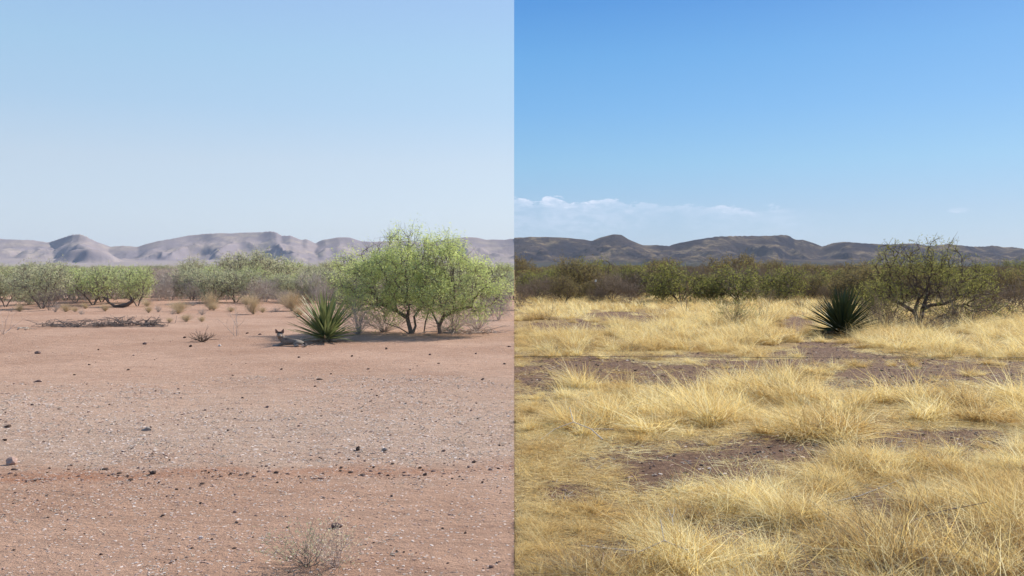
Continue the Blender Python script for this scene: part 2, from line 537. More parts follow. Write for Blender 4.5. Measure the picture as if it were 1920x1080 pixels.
def ground_sheet(name, side, material):
    xs = np.sinh(np.linspace(0, 1, 260) * 8.2) / math.sinh(8.2) * 12000.0 * side
    t = np.linspace(-0.55, 1, 620)
    ys = np.sinh(t * 8.2) / math.sinh(8.2) * 12000.0
    X, Y = np.meshgrid(xs, ys)
    Z = gz(X, Y)
    Z = Z * np.clip(1 - (np.hypot(X, Y) - 300) / 600, 0, 1)
    V = np.stack([X, Y, Z], -1).reshape(-1, 3)
    nx, ny = len(xs), len(ys)
    i = (np.arange(ny - 1)[:, None] * nx + np.arange(nx - 1)[None]).ravel()
    q = np.stack([i, i + 1, i + nx + 1, i + nx], 1)
    if side < 0:
        q = q[:, ::-1]
    me = mesh(name, V, q, [material], smooth=True)
    if side > 0:
        a = me.attributes.new('grassy', 'FLOAT', 'POINT')
        v = np.where(Y.ravel() > 2.5, grassy(X.ravel(), np.maximum(Y.ravel(), 2.5)), 0.8)
        a.data.foreach_set('value', v.astype(np.float32))
    return tag(link(name, me), kind='structure')


ground_sheet('bare_ground', -1, M_DIRT)
ground_sheet('grassland_ground', 1, M_SOIL)

# ------------------------------------------------------------------ mountains
PROF_L = [(-900, 470), (-500, 452), (-250, 462), (-80, 446), (0, 447.5), (37, 449), (62, 450), (90, 454.5), (110, 447.5), (135, 439.5), (150, 438.7), (162, 443), (180, 453), (207, 462.5),
          (230, 460.5), (259, 462.5), (275, 457), (300, 451), (322, 447.5), (357, 440.5), (390, 437.5), (425, 437), (480, 435.5), (508, 433), (518, 435),
          (528, 441.5), (545, 441.6), (566, 450), (575, 448), (591, 456), (606, 449), (631, 445), (656, 445), (677, 452), (700, 453), (760, 450),
          (800, 456), (840, 448), (871, 444), (893, 445), (913, 449), (946, 449), (964, 447)]
PROF_R = [(964, 445), (1024, 443), (1074, 446), (1109, 451), (1126, 444), (1149, 438.7), (1164, 439), (1176, 447.5), (1204, 459), (1229, 459),
          (1253, 461), (1276, 454), (1314, 448), (1344, 443), (1384, 442), (1444, 442), (1465, 440), (1477, 441), (1490, 449), (1505, 449),
          (1525, 456), (1542, 462), (1560, 455.5), (1582, 453), (1600, 454), (1620, 456), (1665, 458), (1715, 456), (1740, 461), (1777, 457),
          (1802, 460), (1820, 462), (1845, 462), (1860, 460), (1880, 463), (1897, 463), (1920, 466.5), (2000, 470), (2150, 458), (2400, 468), (2800, 480)]


def range_mesh(name, prof, x0, x1, material, seed, rug=1.0):
    pxs = np.concatenate([np.arange(x0, x1, 1.7), [x1]])
    pxp = np.array([p[0] for p in prof], float); pyp = np.array([p[1] for p in prof], float)
    H = np.interp(pxs, pxp, HZ - pyp)
    kern = np.array([1, 2, 1]) / 4.0
    H = np.convolve(np.pad(H, 1, 'edge'), kern, 'valid')
    azm = (pxs - 964) / F                       # tangent of the azimuth
    rs = np.concatenate([np.linspace(2600, 4200, 30), np.linspace(4230, 6900, 110)])
    A, Rr = np.meshgrid(azm, rs)
    Hm = np.broadcast_to(H[None], A.shape)
    X = A * Rr; Y = Rr
    # ridge line wanders in depth so that spurs and saddles overlap
    rc = 5900 + (fbm(azm * 9, azm * 0, 3, seed) - 0.5) * 900
    T = (Rr - rc[None]) / 1.0
    fall0 = np.clip(np.abs(T) / 1250, 0, 1)
    pw = np.broadcast_to(pxs[None], A.shape) + fall0 * ((fbm(X / 520, Y / 520, 4, seed + 40) - 0.5) * 260 - 26)
    Hm = np.interp(pw.ravel(), pxs, H).reshape(A.shape)
    crest = Hm / F * rc[None]
    front = np.clip(1 + T / 1250, 0, 1)
    back = np.clip(1 - T / 900, 0, 1)
    prof_r = np.where(T < 0, front ** 1.55, back ** 0.9)
    spur = 1 - np.abs(fbm(X / 300, Y / 650, 4, seed + 3, 0.55) * 2 - 1)       # ridged
    gully = 1 - np.abs(fbm(X / 110, Y / 260, 4, seed + 8, 0.65) * 2 - 1)
    fall = 1 - prof_r
    z = crest * prof_r * (1 - rug * fall * 0.62 * (1 - spur) * 1.5 - rug * fall * 0.42 * (1 - gully))
    z = z + crest * 0.55 * np.exp(-((fall - 0.6) / 0.22) ** 2) * np.clip(spur - 0.62, 0, 1)
    # low foothills in front
    fh = np.clip(fbm(X / 420, Y / 420, 4, seed + 21) - 0.52, 0, 1) * 2.6
    z = z + np.exp(-((Rr - 4550) / 420) ** 2) * fh * 120 * (1 - prof_r)
    baj = np.clip((Rr - 2700) / 2600, 0, 1) ** 1.5 * 62 * np.clip(1 - T / 900, 0, 1)
    z = np.maximum(z, baj + (fbm(X / 200, Y / 200, 3, seed + 30) - 0.5) * 8 * np.clip((Rr - 2700) / 900, 0, 1))
    lim = crest * np.clip(Rr / rc[None], 0, 1.0)
    z = np.minimum(z, np.maximum(lim, 0))
    z[0] = -3
    z[-1] = -3
    V = np.stack([X, Y, z + CAMH * (z > 0)], -1).reshape(-1, 3)
    nx, ny = len(pxs), len(rs)
    i = (np.arange(ny - 1)[:, None] * nx + np.arange(nx - 1)[None]).ravel()
    q = np.stack([i, i + 1, i + nx + 1, i + nx], 1)
    return tag(link(name, mesh(name, V, q, [material], smooth=True)), kind='structure')


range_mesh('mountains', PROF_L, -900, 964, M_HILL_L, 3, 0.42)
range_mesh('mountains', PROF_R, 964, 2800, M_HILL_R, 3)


# ------------------------------------------------------------------ woody plants
def colonize(rng, A, roots, D_, di, dk, iters=120, jit=0.25, grav=0.0):
    """space colonisation: nodes and parents of a branching skeleton"""
    nodes, par = [], []
    for line in roots:
        prev = -1
        for p in line:
            if prev == -1:
                for k, q in enumerate(nodes):
                    if np.allclose(q, p):
                        prev = k
                        break
                if prev != -1:
                    continue
            nodes.append(np.array(p, float)); par.append(prev); prev = len(nodes) - 1
    A = A.copy()
    N = np.array(nodes)
    dd = np.linalg.norm(A[:, None] - N[None], axis=2)
    near = dd.argmin(1); dist = dd.min(1)
    nch = {}
    for _ in range(iters):
        keep = dist > dk
        A, near, dist = A[keep], near[keep], dist[keep]
        if not len(A):
            break
        act = dist < di
        if not act.any():
            di *= 1.3
            continue
        new, newp = [], []
        Np = np.array(nodes)
        acc = np.zeros_like(Np)
        dv = A[act] - Np[near[act]]
        dv /= np.linalg.norm(dv, axis=1, keepdims=True) + 1e-9
        np.add.at(acc, near[act], dv)
        for k in np.unique(near[act]):
            if nch.get(k, 0) >= 4:
                continue
            v = acc[k] / (np.linalg.norm(acc[k]) + 1e-9) + rng.normal(size=3) * jit
            v[2] -= grav
            v /= np.linalg.norm(v) + 1e-9
            new.append(Np[k] + v * D_ * rng.uniform(0.8, 1.2)); newp.append(k)
            nch[k] = nch.get(k, 0) + 1
        if not new:
            break
        b0 = len(nodes)
        nodes += new; par += newp
        Nn = np.array(new)
        dd = np.linalg.norm(A[:, None] - Nn[None], axis=2)
        m_ = dd.min(1); am = dd.argmin(1) + b0
        upd = m_ < dist
        near = np.where(upd, am, near); dist = np.minimum(dist, m_)
    return np.array(nodes), np.array(par)


def radii(par, tip, ex):
    n = len(par)
    r = np.zeros(n)
    for k in range(n - 1, -1, -1):
        r[k] = tip if r[k] == 0 else r[k] ** (1 / ex)
        if par[k] >= 0:
            r[par[k]] += r[k] ** ex
    return r


def blob_points(rng, blobs, n, shell=0.35):
    """random points inside a union of ellipsoids (x, y, z, rx, ry, rz), denser near the skin"""
    w = np.array([b[3] * b[4] * b[5] for b in blobs]); w = w / w.sum()
    out = []
    for b, k in zip(blobs, rng.multinomial(n, w)):
        v = rng.normal(size=(k, 3)); v /= np.linalg.norm(v, axis=1, keepdims=True)
        rad = rng.uniform(size=(k, 1)) ** shell
        out.append(np.array(b[:3]) + v * rad * np.array(b[3:6]))
    P_ = np.concatenate(out)
    return P_[P_[:, 2] > 0.02]


def woody(rng, blobs, natt, roots, D_, tip=0.006, ex=2.3, thin=0.02, nleaf=8, ll=0.07, lw=0.025, spread=0.10,
          twigs=2, twl=0.18, sides=5, jit=0.25, di=None, dk=None, droop=0.0, leaf_keep=None, min_r=0.0, rmax=None):
    A = blob_points(rng, blobs, natt)
    N, par = colonize(rng, A, roots, D_, di or D_ * 9, dk or D_ * 1.5, jit=jit)
    r = radii(par, tip, ex)
    if rmax:
        r = np.minimum(r, rmax)
    seg = np.where(par >= 0)[0]
    Pa, Pb, ra, rb = N[par[seg]], N[seg], np.minimum(r[par[seg]], r[seg] * 1.6), r[seg]
    thick = ra > thin
    parts = []
    if thick.any():
        parts.append(tubes(Pa[thick], Pb[thick] + (Pb[thick] - Pa[thick]) * 0.08, ra[thick], rb[thick], 7))
    parts.append(tubes(Pa[~thick], Pb[~thick], np.maximum(ra[~thick], min_r), np.maximum(rb[~thick], min_r), 3))
    tips = seg[r[seg] < tip * 2.2]
    if twigs:
        b = np.repeat(N[tips], twigs, 0)
        base = N[tips] - N[par[tips]]
        d = np.repeat(base / (np.linalg.norm(base, axis=1, keepdims=True) + 1e-9), twigs, 0) + rng.normal(size=(len(b), 3)) * 0.7
        d[:, 2] += 0.15 - droop
        d /= np.linalg.norm(d, axis=1, keepdims=True)
        e = b + d * twl * rng.uniform(0.4, 1.2, (len(b), 1))
        parts.append(tubes(b, e, np.full(len(b), max(tip * 0.7, min_r)), np.full(len(b), max(tip * 0.35, min_r * 0.6)), 3))
        src, sdir = np.concatenate([b + (e - b) * t for t in (0.35, 0.75, 1.0)]), np.concatenate([d, d, d])
    else:
        src, sdir = N[tips], np.tile([[0, 0, 1.0]], (len(tips), 1))
    wood = join(parts)
    if not nleaf:
        return wood, None
    if leaf_keep is not None:
        k = leaf_keep(src)
        src, sdir = src[k], sdir[k]
    c = np.repeat(src, nleaf, 0) + rng.normal(size=(len(src) * nleaf, 3)) * spread * 0.5
    d = np.repeat(sdir, nleaf, 0) * 0.8 + rng.normal(size=(len(c), 3)) * 0.8
    d[:, 2] -= droop
    L = ll * rng.uniform(0.6, 1.4, len(c))
    leaf = leaves(c, d, L, lw * rng.uniform(0.6, 1.4, len(c)), rng, 0.15)
    ok = leaf[0].reshape(-1, 4, 3)[:, :, 2].min(1) > 0.01
    Vk = leaf[0].reshape(-1, 4, 3)[ok].reshape(-1, 3)
    return wood, (Vk, np.arange(len(Vk)).reshape(-1, 4))


SEAMED = []          # (object, side) to be trimmed where the two grounds meet


def plant(name, wood, leaf, mw, ml, loc, label, cat, group=None, rz=0.0, sc=1.0, wname='trunk', lname='crown', side=-1):
    root = link(name, None, loc=loc, rz=rz, sc=sc)
    tag(root, label, cat, group)
    o = link(wname, wood if isinstance(wood, bpy.types.Mesh) else mesh(wname, wood[0], wood[1], [mw]), root)
    SEAMED.append((o, side))
    if mw and isinstance(wood, bpy.types.Mesh):
        o.material_slots[0].link = 'OBJECT'; o.material_slots[0].material = mw
    if leaf is not None:
        o = link(lname, leaf if isinstance(leaf, bpy.types.Mesh) else mesh(lname, leaf[0], leaf[1], [ml]), root)
        SEAMED.append((o, side))
        if ml and isinstance(leaf, bpy.types.Mesh):
            o.material_slots[0].link = 'OBJECT'; o.material_slots[0].material = ml
    return root


def px_local(base, items, depth=0.8):
    """ellipses measured on the photograph -> ellipsoids in metres around a plant's base"""
    bx, by = base
    X, Y = gp(bx, by)
    s = F / Y
    out = []
    for cx, cy, rx, ry in items:
        out.append(((cx - bx) / s, random.uniform(-0.25, 0.25), (by - cy) / s, rx / s, max(rx, ry) / s * depth, ry / s))
    return out, (X, Y, s)


# --- the leafy mesquite on the left
rng = np.random.default_rng(11)
blobs, (X, Y, s_) = px_local((772, 624), [(728, 512, 92, 50), (680, 540, 62, 44), (790, 492, 56, 44), (868, 525, 70, 50), (912, 535, 42, 42),
                                          (800, 552, 105, 36), (750, 452, 42, 20), (692, 458, 20, 26), (828, 448, 13, 26), (655, 560, 36, 28), (785, 438, 12, 20), (752, 436, 9, 16), (935, 520, 30, 26), (640, 500, 22, 20), (662, 586, 30, 12), (890, 584, 46, 12), (940, 560, 26, 30), (668, 470, 14, 16), (722, 448, 12, 16), 
                                          (900, 560, 42, 30), (720, 560, 80, 30), (790, 500, 90, 62), (842, 492, 48, 42), (828, 562, 66, 28), (850, 578, 60, 16), (640, 560, 24, 26)], 0.85)
roots = [[(0, 0, -0.05), (-0.06, 0, 0.2), (-0.12, 0.02, 0.42), (-0.42, 0, 0.62), (-0.8, 0.1, 0.78)],
         [(0, 0, -0.05), (0.1, 0.05, 0.2), (0.06, 0.05, 0.45), (0.25, 0.1, 0.7)],
         [(-0.12, 0.02, 0.42), (-0.05, -0.2, 0.7)],
         [(0.75, 0.1, -0.05), (0.72, 0.1, 0.2), (0.85, 0.05, 0.45), (1.15, 0.0, 0.62), (1.6, -0.05, 0.72)],
         [(0.72, 0.1, 0.2), (0.5, 0.3, 0.6)],
         [(0, 0, -0.05), (-0.3, -0.1, 0.15), (-0.7, -0.15, 0.30)], [(0.3, 0.2, -0.05), (0.35, 0.2, 0.3), (0.45, 0.1, 0.6)]]
wood, leaf = woody(rng, blobs, 1550, roots, 0.10, tip=0.006, ex=2.3, nleaf=6, ll=0.065, lw=0.017, spread=0.15, twigs=3, twl=0.38, droop=0.05, rmax=0.125,
                   leaf_keep=lambda p: (vn(p[:, 0] * 4.2, p[:, 2] * 4.2, 4) * 0.75 + 0.45 * vn(p[:, 1] * 4.5, p[:, 0] * 4.5, 5)) > 0.50)
print('LEFT TREE', len(wood[0]), len(leaf[0]) // 4)
plant('mesquite_tree', wood, leaf, M_BARK_L, M_LEAF_L, (X, Y, gz1(X, Y)), 'large bright green mesquite tree behind the green yucca on bare pink ground', 'tree')

# --- the sparse mesquite on the right
rng = np.random.default_rng(23)
blobs, (X, Y, s_) = px_local((1722, 612), [(1690, 500, 60, 45), (1750, 500, 60, 45), (1650, 510, 34, 34), (1800, 520, 50, 40), (1700, 462, 30, 18),
                                           (1747, 457, 10, 26), (1788, 462, 13, 24), (1840, 540, 40, 30), (1720, 540, 90, 36), (1670, 545, 50, 30), (1665, 455, 14, 10), (1640, 580, 40, 22), (1690, 585, 50, 16), (1800, 582, 70, 22), (1860, 565, 36, 30)], 0.8)
roots = [[(0, 0, -0.05), (-0.04, 0, 0.2), (-0.12, 0.0, 0.42), (-0.45, 0, 0.62), (-0.85, 0.1, 0.85)],
         [(0, 0, -0.05), (0.1, 0.05, 0.2), (0.14, 0.05, 0.5), (0.42, 0.1, 0.62), (0.8, 0.1, 0.66), (1.1, 0, 0.8)],
         [(-0.12, 0.0, 0.42), (-0.1, -0.2, 0.8)], [(0.14, 0.05, 0.5), (0.3, 0.1, 0.9)],
         [(1.15, 0.1, -0.05), (1.05, 0.1, 0.3), (1.2, 0.05, 0.6)],
         [(0, 0, -0.05), (-0.3, -0.1, 0.12), (-0.75, -0.1, 0.28)], [(0.25, 0.15, -0.05), (0.5, 0.1, 0.2), (0.7, 0.0, 0.32)], [(-0.9, 0.1, -0.05), (-1.0, 0.1, 0.3)]]
wood, leaf = woody(rng, blobs, 1250, roots, 0.10, tip=0.0075, ex=2.2, nleaf=2, ll=0.07, lw=0.020, spread=0.08, twigs=2, twl=0.28, jit=0.36, rmax=0.06,
                   leaf_keep=lambda p: (vn(p[:, 0] * 2.2, p[:, 2] * 2.2, 4) + 0.25 * vn(p[:, 1] * 3, p[:, 0] * 3, 5)) > 0.50)
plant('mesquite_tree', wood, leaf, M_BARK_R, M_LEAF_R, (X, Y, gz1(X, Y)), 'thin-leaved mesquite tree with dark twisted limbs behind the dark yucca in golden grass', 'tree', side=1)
RT = (X, Y)


# ------------------------------------------------------------------ yuccas
def blade_mesh(L, w, bend, fold=0.35):
    n = 6
    V, Fq = [], []
    for k in range(n + 1):
        t = k / n
        ww = w * (0.55 + 0.9 * t * (1 - t) * 2) * (1 - t ** 3) * 0.5 + 0.0006
        z = -bend * L * t * t
        for s in (-1, 0, 1):
            V.append((L * t, s * ww, z + abs(s) * ww * fold))
    for k in range(n):
        a = k * 3
        Fq += [(a, a + 1, a + 4, a + 3), (a + 1, a + 2, a + 5, a + 4)]
    return mesh('leaf', np.array(V), np.array(Fq), [M_YUCCA_L])


BLADES = [blade_mesh(1.0, 0.062, b) for b in (0.0, 0.04, 0.10, 0.22)]
for b_ in BLADES:
    b_.use_fake_user = False


def yucca(base, n, nd, ml, md, label, H, seed, low, wide):
    rng = random.Random(seed)
    X, Y = gp(*base)
    root = link('yucca', None, loc=(X, Y, gz1(X, Y)))
    tag(root, label, 'yucca')
    st = []
    V, Fq = tubes([(0, 0, -0.04), (0, 0, 0.1)], [(0, 0, 0.1), (0, 0, 0.26)], np.array([0.07, 0.09]), np.array([0.09, 0.05]), 9)
    link('stem', mesh('stem', V, Fq, [md]), root)
    for k in range(n + nd):
        dead = k >= n
        t = (k + 0.5) / n if not dead else rng.random()
        el = (R(88) * (1 - t) + R(low) * t) if not dead else R(rng.uniform(-22, 12))
        el += R(rng.uniform(-9, 9))
        a = k * 2.39996 + rng.uniform(-0.3, 0.3)
        o = link('dry_leaf' if dead else 'leaf', BLADES[rng.randrange(4)], root)
        L = H * rng.uniform(0.80, 1.06) * (1.0 - 0.1 * t) * (0.75 if dead else 1)
        # leaves fan out wider towards the open side
        cx = math.cos(a)
        L *= 1.0 + wide * max(0, -cx) * t
        o.rotation_euler = (rng.uniform(-0.5, 0.5), -el, a)
        zb = 0.04 + 0.2 * (1 - t) if not dead else 0.05
        o.location = (0.05 * math.cos(a), 0.05 * math.sin(a), zb)
        o.scale = (L, rng.uniform(0.75, 1.15), L)
        o.material_slots[0].link = 'OBJECT'
        o.material_slots[0].material = md if dead else ml
        if dead:
            o['label'] = 'dry tan leaf at the foot of the yucca'
    return root


yucca((612, 640), 150, 26, M_YUCCA_L, M_YDRY_L, 'round green yucca with stiff sword leaves beside the resting coyote', 1.06, 3, 12, 0.12)
yucca((1580, 628), 230, 40, M_YUCCA_R, M_YDRY_R, 'dark almost black yucca with stiff sword leaves at edge of golden grass', 1.13, 9, 1, 0.22)

# ------------------------------------------------------------------ scrub templates
SHR = {}


def template(key, seed, w, h, natt, D_, nroots=3, low=False, **kw):
    rng = np.random.default_rng(seed)
    b = []
    for k in range(5):
        a = rng.uniform(0, 6.28)
        b.append((w * 0.26 * math.cos(a), w * 0.22 * math.sin(a), h * rng.uniform(0.5, 0.68), w * rng.uniform(0.2, 0.3), w * rng.uniform(0.2, 0.28), h * rng.uniform(0.22, 0.36)))
    b.append((0, 0, h * 0.45, w * 0.38, w * 0.36, h * 0.26))
    if low:
        b.append((0, 0, h * 0.24, w * 0.44, w * 0.4, h * 0.2))
    roots = []
    for k in range(nroots):
        a = k * 6.283 / nroots + rng.uniform(-0.4, 0.4)
        rr = w * 0.14
        roots.append([(0.04 * math.cos(a), 0.04 * math.sin(a), -0.05), (rr * 0.5 * math.cos(a), rr * 0.5 * math.sin(a), h * 0.12), (rr * math.cos(a), rr * math.sin(a), h * 0.24)])
    wood, leaf = woody(rng, b, natt, roots, D_, **kw)
    SHR[key] = (mesh('trunk', wood[0], wood[1], [M_BARK_L]), mesh('crown', leaf[0], leaf[1], [M_LEAF_LB]) if leaf else None, w, h)


for k in range(4):
    template('mesq%d' % k, 40 + k, 3.4, 2.2, 300, 0.16, nroots=3, tip=0.010, nleaf=2, ll=0.12, lw=0.04, spread=0.16, twigs=3, twl=0.42, leaf_keep=lambda p: vn(p[:, 0] * 2.6, p[:, 2] * 2.6 + p[:, 1] * 2, 4) > 0.36, ex=2.3, rmax=0.09)
for k in range(3):
    template('bush%d' % k, 60 + k, 2.2, 1.4, 300, 0.12, nroots=5, low=True, tip=0.008, nleaf=2, ll=0.09, lw=0.03, spread=0.12, twigs=3, twl=0.32, ex=2.5, rmax=0.05)
for k in range(3):
    template('bare%d' % k, 80 + k, 2.4, 1.7, 360, 0.12, nroots=6, low=True, tip=0.007, nleaf=0, twigs=5, twl=0.42, ex=2.6, rmax=0.05)


def snag(key, seed, w, h, natt):
    rng = np.random.default_rng(seed)
    b = [(w * 0.1, 0, h * 0.75, w * 0.5, w * 0.3, h * 0.25), (-w * 0.15, 0, h * 0.55, w * 0.4, w * 0.3, h * 0.2)]
    wood, _ = woody(rng, b, natt, [[(0, 0, -0.05), (0.03, 0, h * 0.2), (-0.02, 0, h * 0.4), (w * 0.06, 0, h * 0.55)]], 0.12, tip=0.013, nleaf=0, twigs=1, twl=0.25, ex=2.2, rmax=0.07)
    SHR[key] = (mesh('trunk', wood[0], wood[1], [M_BARK_L]), None, w, h)


snag('snag0', 5, 1.0, 2.4, 50)
snag('snag1', 6, 1.3, 2.2, 60)


def radial(key, seed, n, w, h, r, fork=2, leafy=0, ll=0.05, lw=0.012):
    """small plant of thin stems fanning from one foot"""
    rng = np.random.default_rng(seed)
    P0, P1, ra, rb = [], [], [], []
    tips = []
    for k in range(n):
        a = rng.uniform(0, 6.283); e = rng.uniform(0.25, 1.0)
        d = np.array([math.cos(a) * w / 2 * (1.15 - e) * 1.4, math.sin(a) * w / 2 * (1.15 - e) * 1.4, h * (0.35 + 0.65 * e)])
        p = np.array([rng.normal() * 0.02, rng.normal() * 0.02, -0.01])
        m1 = p + d * 0.45 + rng.normal(size=3) * 0.06 * h
        m1[2] = abs(m1[2])
        P0.append(p); P1.append(m1); ra.append(r); rb.append(r * 0.7)
        for f in range(fork):
            e1 = m1 + d * rng.uniform(0.3, 0.6) + rng.normal(size=3) * 0.16 * h
            e1[2] = abs(e1[2])
            P0.append(m1); P1.append(e1); ra.append(r * 0.7); rb.append(r * 0.4)
            for q in range(fork):
                e2 = e1 + (e1 - m1) * rng.uniform(0.2, 0.6) + rng.normal(size=3) * 0.12 * h
                e2[2] = abs(e2[2])
                P0.append(e1); P1.append(e2); ra.append(r * 0.45); rb.append(r * 0.25)
                tips.append((e1, e2))
    V, Fq = tubes(P0, P1, np.array(ra), np.array(rb), 3)
    leaf = None
    if leafy:
        T = np.array([b for a, b in tips for _ in range(leafy)]); Dd = np.array([b - a for a, b in tips for _ in range(leafy)])
        T = T + rng.normal(size=T.shape) * 0.03 - Dd * rng.uniform(0, 1, (len(T), 1))
        T[:, 2] = np.abs(T[:, 2])
        leaf = leaves(T, Dd / (np.linalg.norm(Dd, axis=1, keepdims=True) + 1e-9) + rng.normal(size=T.shape) * 0.7, ll, lw, rng)
    SHR[key] = (mesh('stem', V, Fq, [M_TWIG_L]), mesh('foliage', leaf[0], leaf[1], [M_LEAF_LB]) if leaf else None, w, h)


radial('sapling0', 1, 5, 0.5, 0.62, 0.006, 2)
radial('sapling1', 2, 7, 0.9, 0.75, 0.006, 2)
radial('twigbush0', 3, 60, 1.3, 0.85, 0.006, 2)
radial('twigbush1', 4, 70, 1.5, 0.8, 0.006, 2)
radial('lowtwig', 5, 26, 0.6, 0.26, 0.009, 2)
radial('greenbush', 6, 70, 1.0, 0.75, 0.005, 2, leafy=3, ll=0.06, lw=0.014)
radial('weed', 7, 34, 0.42, 0.24, 0.0022, 2, leafy=3, ll=0.028, lw=0.006)
radial('strawtuft', 8, 130, 0.75, 0.55, 0.004, 3)


def scrub(kind, base, mw, ml, label, cat='shrub', group=None, w=None, h=None, name=None, side=None, rz=None, rnd=random):
    """place a copy of a template; w and h are its size in pixels of the photograph"""
    px, py = base
    X, Y = gp(px, py)
    side = side or (-1 if px < 964 else 1)
    s = F / Y
    wd, lf, tw, th = SHR[kind]
    sx = (w / s / tw) if w else 1.0
    sz = (h / s / th) if h else sx
    sm = kind[:4] in ('sapl', 'twig', 'lowt', 'gree', 'weed', 'stra')
    return plant(name or 'shrub', wd, lf, mw, ml, (X, Y, gz1(X, Y)), label, cat, group, rz=rnd.uniform(0, 6.28) if rz is None else rz,
                 sc=(sx, sx, sz), side=side, wname='stem' if sm else 'trunk', lname='foliage' if sm else 'crown')


L_ = -1
# left half, named plants from far left to right
scrub('mesq0', (80, 578), M_BARK_L, M_LEAF_LG, 'tall grey-green mesquite above the dark dry bush at far left', 'tree', w=130, h=92, name='mesquite_tree')
scrub('bare0', (92, 582), M_BARK_L, None, 'dark grey leafless bush standing on bare ground at the far left', w=58, h=44, name='dry_bush')
scrub('snag0', (124, 566), M_BARK_L, None, 'bare dark dead tree beside the tall grey-green mesquite', 'dead tree', w=26, h=78, name='dead_tree')
scrub('mesq1', (175, 572), M_BARK_L, M_LEAF_LB, 'yellow-green mesquite above left end of low crooked trunk', 'tree', w=110, h=74, name='mesquite_tree')
scrub('mesq2', (258, 574), M_BARK_L, M_LEAF_LB, 'yellow-green mesquite above right end of low crooked trunk', 'tree', w=90, h=76, name='mesquite_tree')
scrub('mesq3', (472, 560), M_BARK_L, M_LEAF_LB, 'small umbrella-shaped green mesquite on single dark trunk', 'tree', w=76, h=62, name='mesquite_tree')
scrub('bare1', (326, 556), M_TWIG_L, None, 'pinkish bare shrub rising above the pale green scrub', w=56, h=64, name='dry_bush')
scrub('mesq1', (10, 575), M_BARK_L, M_LEAF_LG, 'grey-green shrub cut by the left edge of the picture', w=80, h=66)
scrub('bush0', (55, 572), M_BARK_L, M_LEAF_LG, 'low grey-green bush left of the dark dry bush', w=70, h=40)
scrub('bare2', (300, 566), M_TWIG_LD, None, 'grey leafless bush right of the low crooked trunk', w=60, h=42, name='dry_bush')
scrub('bare0', (370, 564), M_TWIG_LD, None, 'grey leafless bush behind the low straw mound', w=70, h=46, name='dry_bush')
scrub('mesq2', (400, 558), M_BARK_L, M_LEAF_LB, 'green shrub between the grey bushes and the umbrella-shaped mesquite', w=90, h=62)
scrub('bush1', (530, 557), M_BARK_L, M_LEAF_LB, 'bright green bush above the prickly pear', w=76, h=44)
scrub('snag1', (524, 550), M_BARK_L, None, 'bare dark snag leaning right above the bright green bush', 'dead tree', w=24, h=52, name='dead_tree')
scrub('bare1', (585, 566), M_TWIG_LD, None, 'grey leafless bush behind the green yucca', w=80, h=60, name='dry_bush')
scrub('mesq0', (610, 562), M_BARK_L, M_LEAF_LG, 'grey-green shrub left of the large green mesquite', w=100, h=64)
scrub('twigbush0', (672, 628), M_TWIG_LD, None, 'tangled dry twigs between green yucca and the mesquite trunk', 'dry bush', w=66, h=62, name='dry_bush')
scrub('twigbush1', (720, 622), M_TWIG_L, None, 'pale dry twigs under the left limbs of the green mesquite', 'dry bush', w=110, h=56, name='dry_bush')
scrub('twigbush0', (850, 622), M_TWIG_LD, None, 'dry grey twigs right of the green mesquite trunk', 'dry bush', w=86, h=56, name='dry_bush')
scrub('twigbush1', (895, 618), M_TWIG_L, None, 'wide pale twig bush under right side of the green mesquite', 'dry bush', w=90, h=52, name='dry_bush')
scrub('bare2', (935, 600), M_TWIG_LD, None, 'mauve-grey leafless bush beside right end of the bare ground', w=70, h=84, name='dry_bush')
scrub('bare1', (915, 590), M_TWIG_LD, None, 'grey leafless bush behind the pale twig bush', w=90, h=60, name='dry_bush')
scrub('sapling0', (443, 631), M_TWIG_L, None, 'thin pale forked sapling standing alone on bare ground', 'sapling', w=44, h=52, name='dry_sapling', rz=0.4)
scrub('lowtwig', (380, 642), M_BARK_R, None, 'low dark clump of dead twigs at end of the tree shadow', 'dead plant', w=44, h=17, name='dead_plant')
scrub('strawtuft', (336, 584), M_STRAW_L, None, 'low straw mound with dark foot on the bare ground', 'grass tuft', w=30, h=16, name='straw_tuft')
scrub('strawtuft', (394, 580), M_STRAW_L, None, 'upright straw tuft in front of the grey bushes', 'grass tuft', w=24, h=26, name='straw_tuft')
scrub('strawtuft', (475, 588), M_STRAW_L, None, 'yellowish straw tuft right of the thin forked sapling', 'grass tuft', w=24, h=28, name='straw_tuft')
scrub('strawtuft', (548, 582), M_STRAW_L, None, 'large pale straw tuft left of the green yucca', 'grass tuft', w=40, h=30, name='straw_tuft')
scrub('strawtuft', (462, 572), M_STRAW_L, None, 'small straw tuft at foot of the umbrella-shaped mesquite', 'grass tuft', w=26, h=14, name='straw_tuft')
scrub('sapling1', (6, 628), M_TWIG_L, None, 'pale leafless twiggy plant cut by the left edge', 'dry bush', w=60, h=44, name='dry_bush')
scrub('weed', (578, 1055), M_BARK_L, M_LEAF_LG, 'small grey-green twiggy weed at the bottom of the bare ground', 'weed', w=130, h=64, name='weed', rz=1.0)
scrub('weed', (628, 1058), M_TWIG_L, M_STRAW_L, 'sparse straw-coloured weed just right of the grey-green weed', 'weed', w=80, h=70, name='weed', rz=2.0)
